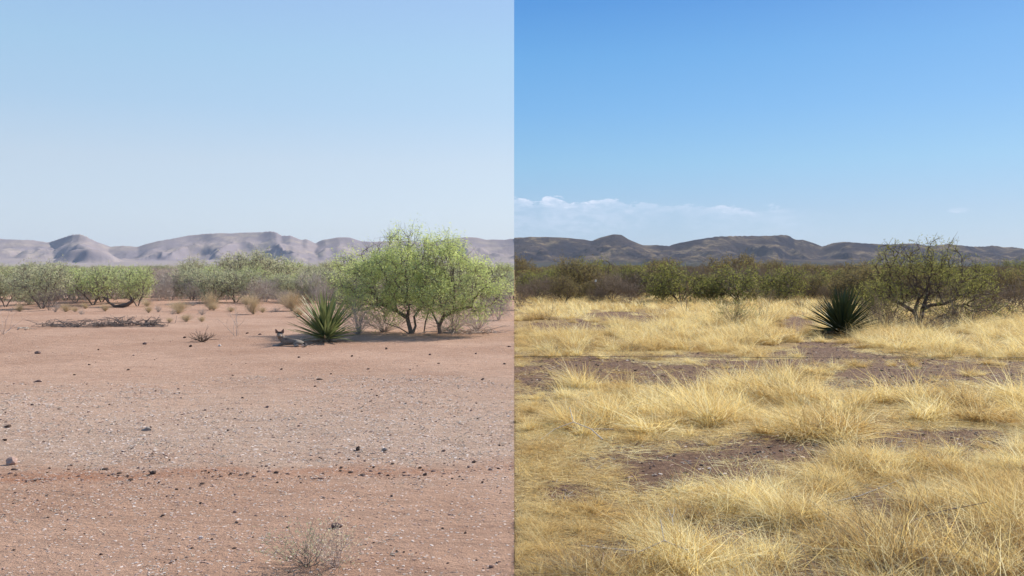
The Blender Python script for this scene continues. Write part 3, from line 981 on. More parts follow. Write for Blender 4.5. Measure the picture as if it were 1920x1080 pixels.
# right half
scrub('bare0', (974, 580), M_TWIG_R, None, 'brown leafless bush standing at left edge of the golden grass', w=60, h=58, name='dry_bush')
scrub('mesq0', (1085, 560), M_BARK_R, M_LEAF_RB, 'tall rounded olive shrub behind the dark bush with a white speck', w=110, h=84)
scrub('bush0', (1100, 560), M_BARK_R, M_LEAF_RB, 'dark green bush with a white speck at edge of golden grass', w=72, h=50)
scrub('snag0', (1139, 552), M_BARK_R, None, 'bare black dead tree behind the dark bush', 'dead tree', w=26, h=72, name='dead_tree')
scrub('mesq1', (1182, 556), M_BARK_R, M_LEAF_RY, 'yellow-green mesquite with crooked dark trunk right of the dead tree', 'tree', w=84, h=62, name='mesquite_tree')
scrub('mesq2', (1243, 557), M_BARK_R, M_LEAF_RB, 'dark narrow mesquite right of the yellow-green one', 'tree', w=52, h=64, name='mesquite_tree')
scrub('bush2', (1368, 545), M_BARK_R, M_LEAF_RY, 'small rounded yellow-green bush in the brown thicket', w=44, h=32)
scrub('bare1', (1320, 556), M_TWIG_R, None, 'brown leafless bush between the dark mesquite and rounded bush', w=80, h=58, name='dry_bush')
scrub('greenbush', (1378, 612), M_TWIG_RP, M_LEAF_RY, 'isolated pale olive bush standing in the golden grass', w=70, h=42)
scrub('sapling1', (1432, 614), M_TWIG_RP, None, 'tan leafless saplings right of the isolated olive bush', 'sapling', w=60, h=60, name='dry_sapling')
scrub('sapling1', (1030, 600), M_TWIG_RP, None, 'thin leafless sapling in the grass near the left edge of the grassland', 'sapling', w=40, h=42, name='dry_sapling')
scrub('sapling0', (1285, 586), M_TWIG_RP, None, 'wide thin bare sapling in the middle of the far grass', 'sapling', w=60, h=44, name='dry_sapling')
scrub('twigbush0', (1445, 576), M_TWIG_RP, M_LEAF_RB, 'small brownish bush in grass left of the dark yucca', w=36, h=26)
scrub('bush1', (1640, 600), M_TWIG_R, M_LEAF_RY, 'yellow-green bush behind the dark yucca', w=100, h=74)
scrub('twigbush1', (1655, 622), M_TWIG_R, None, 'dark twig tangle between the dark yucca and mesquite trunk', 'dry bush', w=110, h=62, name='dry_bush')
scrub('twigbush1', (1735, 626), M_TWIG_R, None, 'dark low brush in front of the thin-leaved mesquite trunk', 'dry bush', w=100, h=34, name='dry_bush')
scrub('twigbush0', (1790, 618), M_TWIG_R, None, 'brown twigs right of the dark mesquite trunk', 'dry bush', w=120, h=58, name='dry_bush')
scrub('sapling1', (1840, 612), M_TWIG_R, None, 'short dark bare stems right of the thin-leaved mesquite', 'dry bush', w=70, h=34, name='dry_bush')
scrub('bare2', (1880, 604), M_TWIG_R, None, 'large grey-brown leafless bush at right edge under the green shrub', w=120, h=76, name='dry_bush')
scrub('mesq3', (1836, 590), M_BARK_R, M_LEAF_RY, 'bright yellow-green shrub right of the thin-leaved mesquite', w=80, h=96)
scrub('mesq0', (1905, 580), M_BARK_R, M_LEAF_RB, 'dark green tree cut by the right edge of the picture', 'tree', w=90, h=84, name='mesquite_tree')
scrub('bare0', (1840, 600), M_TWIG_R, None, 'brown leafless bush below the bright yellow-green shrub', w=80, h=60, name='dry_bush')
scrub('bush1', (1500, 556), M_TWIG_R, M_LEAF_RB, 'olive bush beside the small prickly pear', w=60, h=36)
scrub('strawtuft', (1320, 562), M_STRAW_L, None, 'round pale straw bush at foot of the brown thicket', 'grass tuft', w=30, h=24, name='straw_tuft')
scrub('strawtuft', (1376, 562), M_STRAW_L, None, 'tan straw bush below the rounded yellow-green bush', 'grass tuft', w=34, h=22, name='straw_tuft')

r3 = random.Random(12)
for k in range(26):
    px, py = r3.uniform(5, 620), r3.choice([r3.uniform(572, 592), r3.uniform(578, 604)])
    if 60 < px < 310 and py > 592:
        continue
    w_ = r3.uniform(9, 20)
    scrub('strawtuft' if k % 3 else 'lowtwig', (px, py), M_STRAW_L if k % 3 else M_TWIG_LD, None, 'little straw tuft scattered on bare soil in front of the scrub' if k % 3 else 'little grey dead plant scattered on bare soil in front of the scrub',
          'grass tuft' if k % 3 else 'dead plant', 'small dry plants in front of the scrub', w=w_, h=w_ * r3.uniform(0.5, 0.9), name='straw_tuft' if k % 3 else 'dead_plant', rnd=r3)
scrub('strawtuft', (1410, 566), M_STRAW_L, None, 'pale straw bush left of the small brownish bush', 'grass tuft', w=32, h=24, name='straw_tuft')
scrub('twigbush0', (1545, 590), M_TWIG_RP, M_LEAF_RB, 'low tan twiggy bush just left of the dark yucca', w=50, h=26)
scrub('twigbush1', (1500, 582), M_TWIG_RP, None, 'thin tan bush between the small brownish bush and dark yucca', 'dry bush', w=40, h=24, name='dry_bush')
scrub('twigbush1', (1180, 575), M_TWIG_R, None, 'low dark brush in front of the crooked yellow-green mesquite', 'dry bush', w=60, h=20, name='dry_bush')

# the scrub belt: every shrub a copy
rr = random.Random(5)


LAND_L = [(60, 'cut by the left edge'), (150, 'behind the dark grey dry bush'), (300, 'around the low crooked trunk'), (440, 'above the fallen branches and forked sapling'),
          (560, 'near the umbrella-shaped mesquite'), (680, 'behind the green yucca'), (860, 'behind the bright green mesquite'), (1200, 'just left of the golden grassland')]
LAND_R = [(1060, 'just right of the bare pink ground'), (1170, 'around the bush with white speck'), (1280, 'behind the crooked yellow-green mesquite'), (1420, 'beyond the isolated pale olive bush'),
          (1530, 'beyond the small prickly pear'), (1650, 'behind the dark yucca'), (1810, 'behind the thin-leaved mesquite'), (2900, 'at the right edge')]


def belt(side, n0, n1):
    placed = []
    for k in range(n0 + n1):
        front = k < n0
        for _ in range(60):
            if front:
                Y = rr.uniform(45, 64)
            else:
                Y = 62 * (190 / 62) ** rr.random()
            X = side * rr.uniform(0.0, 0.62) * Y
            if front and vn(X / 5.0 + 9, Y / 4.0, 31) < 0.46:
                continue
            if all((X - a) ** 2 + (Y - b) ** 2 > (1.15 if front else 2.1) ** 2 for a, b in placed):
                break
        placed.append((X, Y))
        u = rr.random()
        pch = float(vn(X / 9.0 + 50, Y / 14.0, 77))
        if side < 0:
            if pch > 0.52:
                kind, mw, ml, lb, nm = rr.choice(['mesq0', 'mesq1', 'mesq2', 'mesq3', 'bush0']), M_BARK_L, M_LEAF_LB if u < 0.5 else M_LEAF_LG, 'pale green shrub in the scrub belt behind the bare ground', 'shrub'
            elif u < 0.45:
                kind, mw, ml, lb, nm = rr.choice(['mesq1', 'bush1', 'bush2']), M_BARK_L, M_LEAF_LG, 'grey-green shrub in the scrub belt behind the bare ground', 'shrub'
            else:
                kind, mw, ml, lb, nm = rr.choice(['bare0', 'bare1', 'bare2']), M_TWIG_LD, None, 'grey leafless bush in the scrub belt behind the bare ground', 'dry_bush'
            grp = 'shrubs of the scrub belt behind the bare ground'
            if ml is M_LEAF_LB:
                lb = 'pale green shrub in the scrub belt behind the bare ground'
            elif ml is M_LEAF_LG:
                lb = 'grey-green shrub in the scrub belt behind the bare ground'
        else:
            if pch > 0.85:
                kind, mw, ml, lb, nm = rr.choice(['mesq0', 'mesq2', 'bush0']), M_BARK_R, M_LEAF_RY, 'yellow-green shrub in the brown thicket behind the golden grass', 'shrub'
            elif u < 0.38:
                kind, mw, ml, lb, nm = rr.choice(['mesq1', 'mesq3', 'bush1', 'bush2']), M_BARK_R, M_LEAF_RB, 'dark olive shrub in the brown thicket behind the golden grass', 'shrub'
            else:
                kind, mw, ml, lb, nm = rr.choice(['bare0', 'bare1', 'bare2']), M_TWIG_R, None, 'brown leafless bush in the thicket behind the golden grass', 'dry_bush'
            grp = 'shrubs of the thicket behind the golden grass'
        wd, lf, tw, th = SHR[kind]
        if k % 17 == 5 and not front:
            kind, ml, nm = 'snag%d' % (k % 2), None, 'dead_tree'
            lb = 'bare dark dead tree in the'
            wd, lf, tw, th = SHR[kind]
        hh = rr.triangular(0.7, 2.3, 1.2) * (0.85 if ml is None else 1) if front else rr.triangular(1.3, 3.3, 1.7)
        sz = hh / th
        sx = sz * rr.uniform(0.85, 1.25)
        pxl = float(proj(np.array([X]), np.array([Y]))[0][0])
        lands = LAND_L if side < 0 else LAND_R
        where = [t for lim, t in lands if pxl < lim][0]
        look = lb.split(' in the')[0]
        lb = ('low ' if hh < 1.35 else 'tall ' if hh > 2.1 else '') + look + (' in front rank of scrub ' if front else ' deep in the scrub ') + where
        plant(nm, wd, lf, mw, ml, (X, Y, gz1(X, Y)), lb, 'shrub', grp, rz=rr.uniform(0, 6.28), sc=(sx, sx, sz), side=side)


belt(-1, 115, 115)
belt(1, 125, 115)


# trim what stands on one ground and reaches across the line where the two meet
def trim(o, side):
    root = o.parent
    M = root.matrix_basis @ o.matrix_basis
    bb = [M @ Vector(c) for c in o.bound_box]
    xs = [b.x * side for b in bb]
    if min(xs) > -0.002:
        return
    me = o.data
    n = len(me.vertices)
    co = np.empty(n * 3, np.float32); me.vertices.foreach_get('co', co); co = co.reshape(-1, 3)
    Mn = np.array(M)
    wx = (co @ Mn[0, :3] + Mn[0, 3]) * side
    lt = np.empty(len(me.polygons), np.int32); me.polygons.foreach_get('loop_total', lt)
    ls = np.empty(len(me.loops), np.int32); me.loops.foreach_get('vertex_index', ls)
    st = np.concatenate([[0], np.cumsum(lt)[:-1]])
    mn = np.minimum.reduceat(wx[ls], st)
    keep = mn > -0.01
    if keep.all() or not keep.any():
        return
    q = ls.reshape(-1, 4)[keep]
    used = np.unique(q); remap = np.zeros(n, int); remap[used] = np.arange(len(used))
    m2 = mesh(me.name, co[used], remap[q], [me.materials[0]])
    mt = o.material_slots[0].material
    o.data = m2
    o.material_slots[0].link = 'OBJECT'
    o.material_slots[0].material = mt


for o, sd_ in SEAMED:
    if abs(o.parent.location.x) < 5:
        trim(o, sd_)


# ------------------------------------------------------------------ scattering with geometry nodes (uncountable stuff only)
def scatter(name, P_, rot, scl, idx, templates, label=None, clip=None):
    col = bpy.data.collections.new(name + '_kinds')
    for k, t in enumerate(templates):
        ob = bpy.data.objects.new('%s_kind_%02d' % (name, k), t)
        col.objects.link(ob)
    me = bpy.data.meshes.new(name)
    me.vertices.add(len(P_)); me.vertices.foreach_set('co', np.asarray(P_, np.float32).ravel())
    for an, tp, arr, key in (('rot', 'FLOAT_VECTOR', rot, 'vector'), ('scl', 'FLOAT_VECTOR', scl, 'vector'), ('idx', 'INT', idx, 'value')):
        a = me.attributes.new(an, tp, 'POINT')
        a.data.foreach_set(key, np.asarray(arr, np.int32 if tp == 'INT' else np.float32).ravel())
    o = link(name, me)
    tag(o, label, kind='stuff')
    ng = bpy.data.node_groups.new(name + '_scatter', 'GeometryNodeTree')
    ng.interface.new_socket('Geometry', in_out='INPUT', socket_type='NodeSocketGeometry')
    ng.interface.new_socket('Geometry', in_out='OUTPUT', socket_type='NodeSocketGeometry')
    N = ng.nodes; Lk = ng.links.new
    gi, go = N.new('NodeGroupInput'), N.new('NodeGroupOutput')
    ci = N.new('GeometryNodeCollectionInfo'); ci.inputs['Collection'].default_value = col
    ci.inputs['Separate Children'].default_value = True; ci.inputs['Reset Children'].default_value = True

    def attr(nm, tp):
        a = N.new('GeometryNodeInputNamedAttribute'); a.data_type = tp; a.inputs['Name'].default_value = nm
        return a.outputs['Attribute']
    ip = N.new('GeometryNodeInstanceOnPoints')
    Lk(gi.outputs[0], ip.inputs['Points']); Lk(ci.outputs[0], ip.inputs['Instance'])
    ip.inputs['Pick Instance'].default_value = True
    Lk(attr('idx', 'INT'), ip.inputs['Instance Index'])
    er = N.new('FunctionNodeEulerToRotation'); Lk(attr('rot', 'FLOAT_VECTOR'), er.inputs[0]); Lk(er.outputs[0], ip.inputs['Rotation'])
    Lk(attr('scl', 'FLOAT_VECTOR'), ip.inputs['Scale'])
    src = ip.outputs[0]
    if clip is not None:
        # tufts next to the line where the grounds meet are made real and trimmed there
        ps = N.new('GeometryNodeInputPosition'); sx = N.new('ShaderNodeSeparateXYZ'); Lk(ps.outputs[0], sx.inputs[0])
        cm = N.new('FunctionNodeCompare'); cm.data_type = 'FLOAT'; cm.operation = 'LESS_THAN'; Lk(sx.outputs[0], cm.inputs[0]); cm.inputs[1].default_value = clip
        sp = N.new('GeometryNodeSeparateGeometry'); sp.domain = 'INSTANCE'; Lk(src, sp.inputs[0]); Lk(cm.outputs[0], sp.inputs[1])
        rl = N.new('GeometryNodeRealizeInstances'); Lk(sp.outputs[0], rl.inputs[0])
        c2 = N.new('FunctionNodeCompare'); c2.data_type = 'FLOAT'; c2.operation = 'LESS_THAN'; Lk(sx.outputs[0], c2.inputs[0]); c2.inputs[1].default_value = 0.003
        dl = N.new('GeometryNodeDeleteGeometry'); Lk(rl.outputs[0], dl.inputs[0]); Lk(c2.outputs[0], dl.inputs[1])
        jn = N.new('GeometryNodeJoinGeometry'); Lk(dl.outputs[0], jn.inputs[0]); Lk(sp.outputs[1], jn.inputs[0])
        src = jn.outputs[0]
    Lk(src, go.inputs[0])
    md = o.modifiers.new('scatter', 'NODES'); md.node_group = ng
    return o


def blades(rng, n, h, spread, width, lean=(-0.35, -0.05), curl=0.3, tang=0.0, segs=3, mats=None, mprob=None, seedhead=0.0):
    """a tuft: n curved ribbons; tang adds lying, tangled blades"""
    a = rng.uniform(0, 6.283, n)
    rr_ = np.sqrt(rng.uniform(0, 1, n)) * spread * 0.45
    b = np.stack([rr_ * np.cos(a), rr_ * np.sin(a), np.full(n, -0.02)], 1)
    out_ = np.stack([np.cos(a), np.sin(a), np.zeros(n)], 1) * rng.uniform(0.1, 0.75, (n, 1)) * (spread / h)
    d = out_ + np.array([lean[0], lean[1], 1.0]) + rng.normal(size=(n, 3)) * 0.18
    flat = rng.uniform(size=n) < tang
    d[flat] = rng.normal(size=(flat.sum(), 3)) * np.array([1, 1, 0.25]) + np.array([0, 0, 0.35])
    d /= np.linalg.norm(d, axis=1, keepdims=True)
    L = h * rng.uniform(0.45, 1.15, n)
    cv = rng.normal(size=(n, 3)) * curl + np.array([lean[0] * 0.9, lean[1], -0.35 * curl * 3])
    side = np.cross(d, rng.normal(size=(n, 3))); side /= np.linalg.norm(side, axis=1, keepdims=True) + 1e-9
    w = width * rng.uniform(0.6, 1.4, n)
    rows = []
    for k in range(segs + 1):
        t = k / segs
        p = b + d * (L * t)[:, None] + cv * (L * t * t)[:, None] * 0.6
        p[:, 2] = np.maximum(p[:, 2], -0.02 + 0.04 * t)
        ww = (w * (1 - t * 0.85) * 0.5)[:, None]
        rows.append(np.stack([p - side * ww, p + side * ww], 1))
    V = np.stack(rows, 1)                     # n, segs+1, 2, 3
    m_ = (segs + 1) * 2
    q = []
    for k in range(segs):
        q.append([k * 2, k * 2 + 1, k * 2 + 3, k * 2 + 2])
    q = np.array(q)
    Fq = (np.arange(n) * m_)[:, None, None] + q[None]
    mi = rng.choice(len(mats), n, p=mprob)
    return mesh('tuft', V.reshape(-1, 3), Fq.reshape(-1, 4), mats, midx=np.repeat(mi, segs))


def mound(rng, n, h, width, wide=0.6, lean=(-0.12, 0.0), segs=4, mats=None, mprob=None, frizz=0.25):
    """a bunch of grass: blades rise from one foot and arch over outwards"""
    a = rng.uniform(0, 6.283, n)
    out_ = np.stack([np.cos(a), np.sin(a), np.zeros(n)], 1)
    b = out_ * (np.abs(rng.normal(size=(n, 1))) * 0.055) - np.array([0, 0, 0.02])
    t0 = rng.beta(1.6, 1.6, n)[:, None]
    d = out_ * t0 * wide * 1.9 + np.array([lean[0], lean[1], 1.0]) + rng.normal(size=(n, 3)) * 0.12
    d /= np.linalg.norm(d, axis=1, keepdims=True)
    L = h * rng.uniform(0.6, 1.35, n) * (1 + 0.25 * t0[:, 0])
    cv = out_ * 0.35 + np.array([lean[0] * 1.6, lean[1], -0.55]) + rng.normal(size=(n, 3)) * frizz
    fr = rng.normal(size=(n, 3)) * frizz * 0.35
    side = np.cross(d, rng.normal(size=(n, 3))); side /= np.linalg.norm(side, axis=1, keepdims=True) + 1e-9
    w = width * rng.uniform(0.6, 1.4, n)
    rows = []
    for k in range(segs + 1):
        t = k / segs
        p = b + d * (L * t)[:, None] + cv * (L * t ** 2.2)[:, None] * 0.75 + fr * (L * math.sin(t * 5.0) * 0.5)[:, None]
        p[:, 2] = np.maximum(p[:, 2], -0.02 + 0.035 * t)
        ww = (w * (1 - t * 0.8) * 0.5)[:, None]
        rows.append(np.stack([p - side * ww, p + side * ww], 1))
    V = np.stack(rows, 1)
    q = np.array([[k * 2, k * 2 + 1, k * 2 + 3, k * 2 + 2] for k in range(segs)])
    Fq = (np.arange(n) * (segs + 1) * 2)[:, None, None] + q[None]
    mi = rng.choice(len(mats), n, p=mprob)
    return mesh('tuft', V.reshape(-1, 3), Fq.reshape(-1, 4), mats, midx=np.repeat(mi, segs))


rng = np.random.default_rng(77)
GM = [M_GRASS, M_GRASS_PALE, M_GRASS_BROWN]
near_t = [mound(rng, 330, 0.17, 0.0036, mats=GM, mprob=[.36, .54, .10], frizz=0.6) for _ in range(4)]
tang_t = [mound(rng, 260, 0.125, 0.0038, wide=0.9, mats=GM, mprob=[.28, .56, .16], frizz=1.0) for _ in range(4)]
brown_t = [mound(rng, 230, 0.14, 0.0038, wide=1.0, mats=[M_GRASS, M_GRASS_PALE, M_GRASS_BROWN, M_TWIG_R], mprob=[.08, .12, .5, .3], frizz=1.1) for _ in range(3)]
mid_t = [mound(rng, 260, 0.235, 0.0055, lean=(-0.2, 0), segs=3, mats=GM, mprob=[.45, .45, .10], frizz=0.55) for _ in range(4)]
far_t = [blades(rng, 80, 0.32, 0.55, 0.014, curl=0.35, tang=0.05, segs=2, mats=GM, mprob=[.5, .42, .08], lean=(-0.25, 0)) for _ in range(3)]
lit_t = [blades(rng, 75, 0.20, 0.55, 0.0052, curl=1.0, tang=1.0, segs=4, mats=GM, mprob=[.25, .60, .15], lean=(0, 0)) for _ in range(4)]
TT = near_t + tang_t + brown_t + mid_t + far_t + lit_t
o0, o1, o2, o3, o4 = 4, 8, 11, 15, 18
Ps, Rs, Ss, Is = [], [], [], []


def litter(y0, y1, dens, lo, hi, wid=0.80):
    n = int(wid / 2 * (y1 * y1 - y0 * y0) * dens)
    Y = np.sqrt(rng.uniform(y0 * y0, y1 * y1, n)); X = rng.uniform(0.0, wid, n) * Y
    k = rng.uniform(size=n) < 0.04 + 0.96 * grassy(X, Y) ** 2
    X, Y = X[k], Y[k]
    n = len(X); sc = rng.uniform(lo, hi, n)
    Ps.append(np.stack([X, Y, gz(X, Y) + 0.005], 1)); Is.append(rng.integers(len(TT) - 4, len(TT), n))
    Rs.append(np.stack([X * 0, X * 0, rng.uniform(0, 6.28, n)], 1)); Ss.append(np.stack([sc, sc, sc * 0.8], 1))


def zone(y0, y1, dens, pick, smin, smax, wid=0.80):
    area = wid / 2 * (y1 * y1 - y0 * y0)
    n = int(area * dens)
    Y = np.sqrt(rng.uniform(y0 * y0, y1 * y1, n)); X = rng.uniform(0.0, wid, n) * Y
    gr = grassy(X, Y)
    clump = fbm(X * 0.9 + 3, Y * 1.15, 4, 91, 0.6)
    keep = rng.uniform(size=n) < np.maximum(gr * np.clip((clump - 0.41) * 9.0, 0.10, 1), 0.02)
    # straggling blades on the bare soil
    X, Y, gr, clump = X[keep], Y[keep], gr[keep], clump[keep]
    sc = (smin + (smax - smin) * np.clip((clump - 0.36) / 0.26, 0, 1)) * rng.uniform(0.75, 1.25, len(X)) * (0.4 + 0.6 * gr)
    sc = sc * np.clip(0.35 + X * 1.1, 0.35, 1.0)         # tufts kept short by the seam to lessen their shadow on bare ground
    ix = pick(X, Y, clump)
    Ps.append(np.stack([X, Y, gz(X, Y)], 1)); Is.append(ix)
    Rs.append(np.stack([rng.normal(size=len(X)) * 0.2, rng.normal(size=len(X)) * 0.22, rng.normal(size=len(X)) * 0.8], 1))
    Ss.append(np.stack([sc * rng.uniform(0.85, 1.3, len(X)), sc * rng.uniform(0.85, 1.2, len(X)), sc * rng.uniform(0.8, 1.1, len(X))], 1))


def pick_near(X, Y, cl):
    u = rng.uniform(size=len(X)); b = fbm(X * 0.8 + 40, Y * 0.8, 3, 55)
    r = np.where(cl > 0.53, rng.integers(0, o0, len(X)), rng.integers(o0, o1, len(X)))
    r = np.where((b > 0.575) & (u < 0.8), rng.integers(o1, o2, len(X)), r)
    r = np.where(u > 0.93, rng.integers(0, o0, len(X)), r)
    return r


def pick_mid(X, Y, cl):
    u = rng.uniform(size=len(X)); b = fbm(X * 0.7 + 40, Y * 0.7, 3, 55)
    r = rng.integers(o2, o3, len(X))
    return np.where((b > 0.6) & (u < 0.5), rng.integers(o1, o2, len(X)), r)


zone(3.6, 8.2, 52, pick_near, 0.4, 1.2)
zone(8.2, 9.0, 16, pick_mid, 0.4, 1.0)
zone(9.0, 17.0, 15, pick_mid, 0.45, 1.2)
zone(17.0, 32.0, 10, pick_mid, 0.5, 1.25)
litter(3.6, 9.5, 75, 0.6, 1.1)
litter(9.5, 20.0, 22, 0.8, 1.4)
zone(32.0, 75.0, 4.5, lambda X, Y, c: rng.integers(o3, o4, len(X)), 0.8, 1.2)
zone(75.0, 160.0, 0.8, lambda X, Y, c: rng.integers(o3, o4, len(X)), 1.2, 1.8)
P_, R_, S_, I_ = (np.concatenate(a) for a in (Ps, Rs, Ss, Is))
# the yucca's foot and the tree trunk stay clear
yx, yy = gp(1580, 628)
ok = (np.hypot(P_[:, 0] - yx, P_[:, 1] - yy) > 0.5)
P_, R_, S_, I_ = P_[ok], R_[ok], S_[ok], I_[ok]
# loose straw lying on the bare soil
print('GRASS TUFTS', len(P_))
scatter('grass', P_, R_, S_, I_, TT, 'golden dry grass covering the right-hand plain', clip=0.55)

# far scrub beyond the countable belts
kinds_l = []
for side, nm, mats_ in ((-1, 'far_scrub', [(M_BARK_L, M_LEAF_LG), (M_BARK_L, M_LEAF_LB), (M_TWIG_LD, None)]), (1, 'far_thicket', [(M_BARK_R, M_LEAF_RB), (M_BARK_R, M_LEAF_RY), (M_TWIG_R, None)])):
    ts = []
    for (mw, ml), keys in zip(mats_, (('mesq0', 'mesq1') if side > 0 else ('mesq0', 'mesq1', 'bush0', 'mesq3'), ('bush1',) if side > 0 else ('mesq2', 'bush1'), ('bare0', 'bare1', 'bare2'))):
        for key in keys:
            wd, lf, tw, th = SHR[key]
            w2 = wd.copy(); w2.materials[0] = mw
            ts.append(w2)
            if lf and ml:
                l2 = lf.copy(); l2.materials[0] = ml
                ts[-1] = (w2, l2)
            else:
                ts[-1] = (w2, None)
    # wood and leaves of a far shrub are one mesh
    flat = []
    for w2, l2 in ts:
        Vs, Qs, mi, off, mm = [], [], [], 0, []
        for q_, me in enumerate((w2, l2)):
            if me is None:
                continue
            n = len(me.vertices); co = np.empty(n * 3, np.float32); me.vertices.foreach_get('co', co)
            ls = np.empty(len(me.loops), np.int32); me.loops.foreach_get('vertex_index', ls)
            Vs.append(co.reshape(-1, 3)); Qs.append(ls.reshape(-1, 4) + off); mi.append(np.full(len(ls) // 4, q_)); off += n
            mm.append(me.materials[0])
        flat.append(mesh('far_shrub', np.concatenate(Vs), np.concatenate(Qs), mm, midx=np.concatenate(mi)))
    n = 1700
    rg = np.random.default_rng(3 + side)
    Y = 180 * (1500 / 180) ** rg.uniform(size=n); X = side * rg.uniform(0.004, 0.75, n) * Y
    X = side * np.maximum(np.abs(X), 2.5)
    sc = rg.uniform(0.8, 1.15, n) * (1 + Y / 1500)
    scatter(nm, np.stack([X, Y, gz(X, Y) * 0], 1), np.stack([X * 0, X * 0, rg.uniform(0, 6.28, n)], 1),
            np.stack([sc * 1.3, sc * 1.3, sc], 1), rg.integers(0, len(flat), n), flat, 'far-off scrub reading as one mass')


# ------------------------------------------------------------------ stones
def rock_mesh(name, seed, sub, flat=0.65, rough=0.3, m_=None):
    import bmesh
    bm = bmesh.new()
    bmesh.ops.create_icosphere(bm, subdivisions=sub, radius=0.5)
    rg = random.Random(seed)
    off = Vector((rg.uniform(0, 90), rg.uniform(0, 90), rg.uniform(0, 90)))
    from mathutils import noise
    cuts = [Vector((rg.gauss(0, 1), rg.gauss(0, 1), rg.gauss(0, 0.7))).normalized() for _ in range(6)]
    for v in bm.verts:
        for c in cuts:
            dd = v.co.dot(c) - 0.30
            if dd > 0:
                v.co -= c * dd
        v.co *= 1 + rough * noise.noise(v.co * 2.2 + off)
        v.co.z = v.co.z * flat + 0.5 * flat * 0.55
    me = bpy.data.meshes.new(name)
    bm.to_mesh(me); bm.free()
    me.materials.append(m_ or M_ST_DARK)
    return me


peb = []
for k, (mm, fl) in enumerate([(M_ST_PALE, .3), (M_ST_PALE, .38), (M_ST_PINK, .35), (M_ST_PALE, .25), (M_ST_PINK, .3), (M_ST_BROWN, .5), (M_ST_DARK, .6)]):
    peb.append(rock_mesh('pebble', 100 + k, 1, fl, 0.5, mm))
rgs = np.random.default_rng(8)
for k in range(3):        # chips of dry stalk lying on the ground
    n = 3
    c = np.stack([rgs.uniform(-1, 1, n), rgs.uniform(-1, 1, n), rgs.uniform(0.05, 0.3, n)], 1) * 0.7
    d = rgs.normal(size=(n, 3)) * np.array([1, 1, 0.35])
    d /= np.linalg.norm(d, axis=1, keepdims=True)
    V, Fq = tubes(c, c + d * 1.4, np.full(n, 0.10), np.full(n, 0.06), 3)
    peb.append(mesh('stalk', V, Fq, [M_STICK]))


def pebbles(n, y0, y1, lo, hi, probs, dens=None, side=-1):
    Y = np.sqrt(rgs.uniform(y0 * y0, y1 * y1, n)); X = side * rgs.uniform(0.001, 0.68, n) * Y
    if dens is not None:
        k = rgs.uniform(size=n) < dens(X, Y)
        X, Y = X[k], Y[k]
    n = len(X)
    sc = lo + (hi - lo) * rgs.uniform(size=n) ** 2.6
    return (np.stack([X, Y, gz(X, Y) - sc * 0.05], 1), np.stack([rgs.uniform(-.2, .2, n), rgs.uniform(-.2, .2, n), rgs.uniform(0, 6.28, n)], 1),
            np.stack([sc * rgs.uniform(0.8, 1.6, n), sc, sc], 1), rgs.choice(len(peb), n, p=np.array(probs) / sum(probs)))


def gd(X, Y):
    px, py = proj(X, Y)
    n_ = (fbm(X * 0.5, Y * 0.4, 4, 13) - 0.5) * 120
    v = np.clip((py + n_ - 712) / 40, 0, 1) * np.clip((872 + n_ * 0.35 - py) / 30, 0.0, 1)
    return np.clip(v * (0.25 + 1.5 * np.clip(fbm(X * 0.8, Y * 0.5, 3, 12) - 0.3, 0, 1) * 2), 0, 1) + 0.0


sets = [pebbles(7000, 3.6, 8.5, 0.010, 0.030, [4, 4, 6, 3, 6, 1.2, .4, 1.5, 1.5, 1.5], lambda X, Y: np.clip((fbm(X * 0.9, Y * 0.9, 4, 44) - 0.36) * 4, 0.1, 1)), pebbles(30000, 7.6, 14.5, 0.008, 0.038, [6, 6, 3, 6, 2, .5, .4, 1.6, 1.6, 1.6], gd),
        pebbles(9000, 3.6, 9.5, 0.005, 0.022, [4, 4, 5, 3, 5, 1.5, .8, 1.2, 1.2, 1.2]),
        pebbles(5000, 9.0, 24.0, 0.007, 0.026, [3, 3, 4, 3, 4, 2, 1.5, 1, 1, 1])]
# clods along the reddish rut
nr = 520
Xr = -rgs.uniform(0.02, 5.4, nr); Yr = y_track1 + Xr * (y_track1 - y_track0) / abs(gp(0, 893)[0]) + rgs.normal(size=nr) * 0.2 + (fbm(Xr * 0.8, Xr * 0, 3, 3) - 0.5) * 0.4
sr = 0.008 + 0.035 * rgs.uniform(size=nr) ** 4
sets.append((np.stack([Xr, Yr, gz(Xr, Yr)], 1), rgs.uniform(0, 6, (nr, 3)) * np.array([0, 0, 1.0]), np.stack([sr * 1.3, sr, sr], 1), rgs.choice([4, 5, 5, 6], nr)))
P_, R_, S_, I_ = (np.concatenate([s[k] for s in sets]) for k in range(4))
print('PEBBLES', len(P_))
scatter('gravel', P_, R_, S_, I_, peb, 'pale gravel and stalk chips strewn over the bare pink ground')


def rd(X, Y):
    return np.clip(1 - grassy(X, Y) * 1.3, 0, 1)


sets = [pebbles(14000, 5.0, 14.0, 0.008, 0.045, [.6, .6, .8, .4, .8, 6, 4, .8, .8, .8], rd, 1),
        pebbles(9000, 13.0, 26.0, 0.012, 0.06, [.6, .6, .8, .4, .8, 6, 4, .3, .3, .3], rd, 1)]
P_, R_, S_, I_ = (np.concatenate([s[k] for s in sets]) for k in range(4))
scatter('soil_clods', P_, R_, S_, I_, peb, 'brown gravel on the bare soil between the grass')

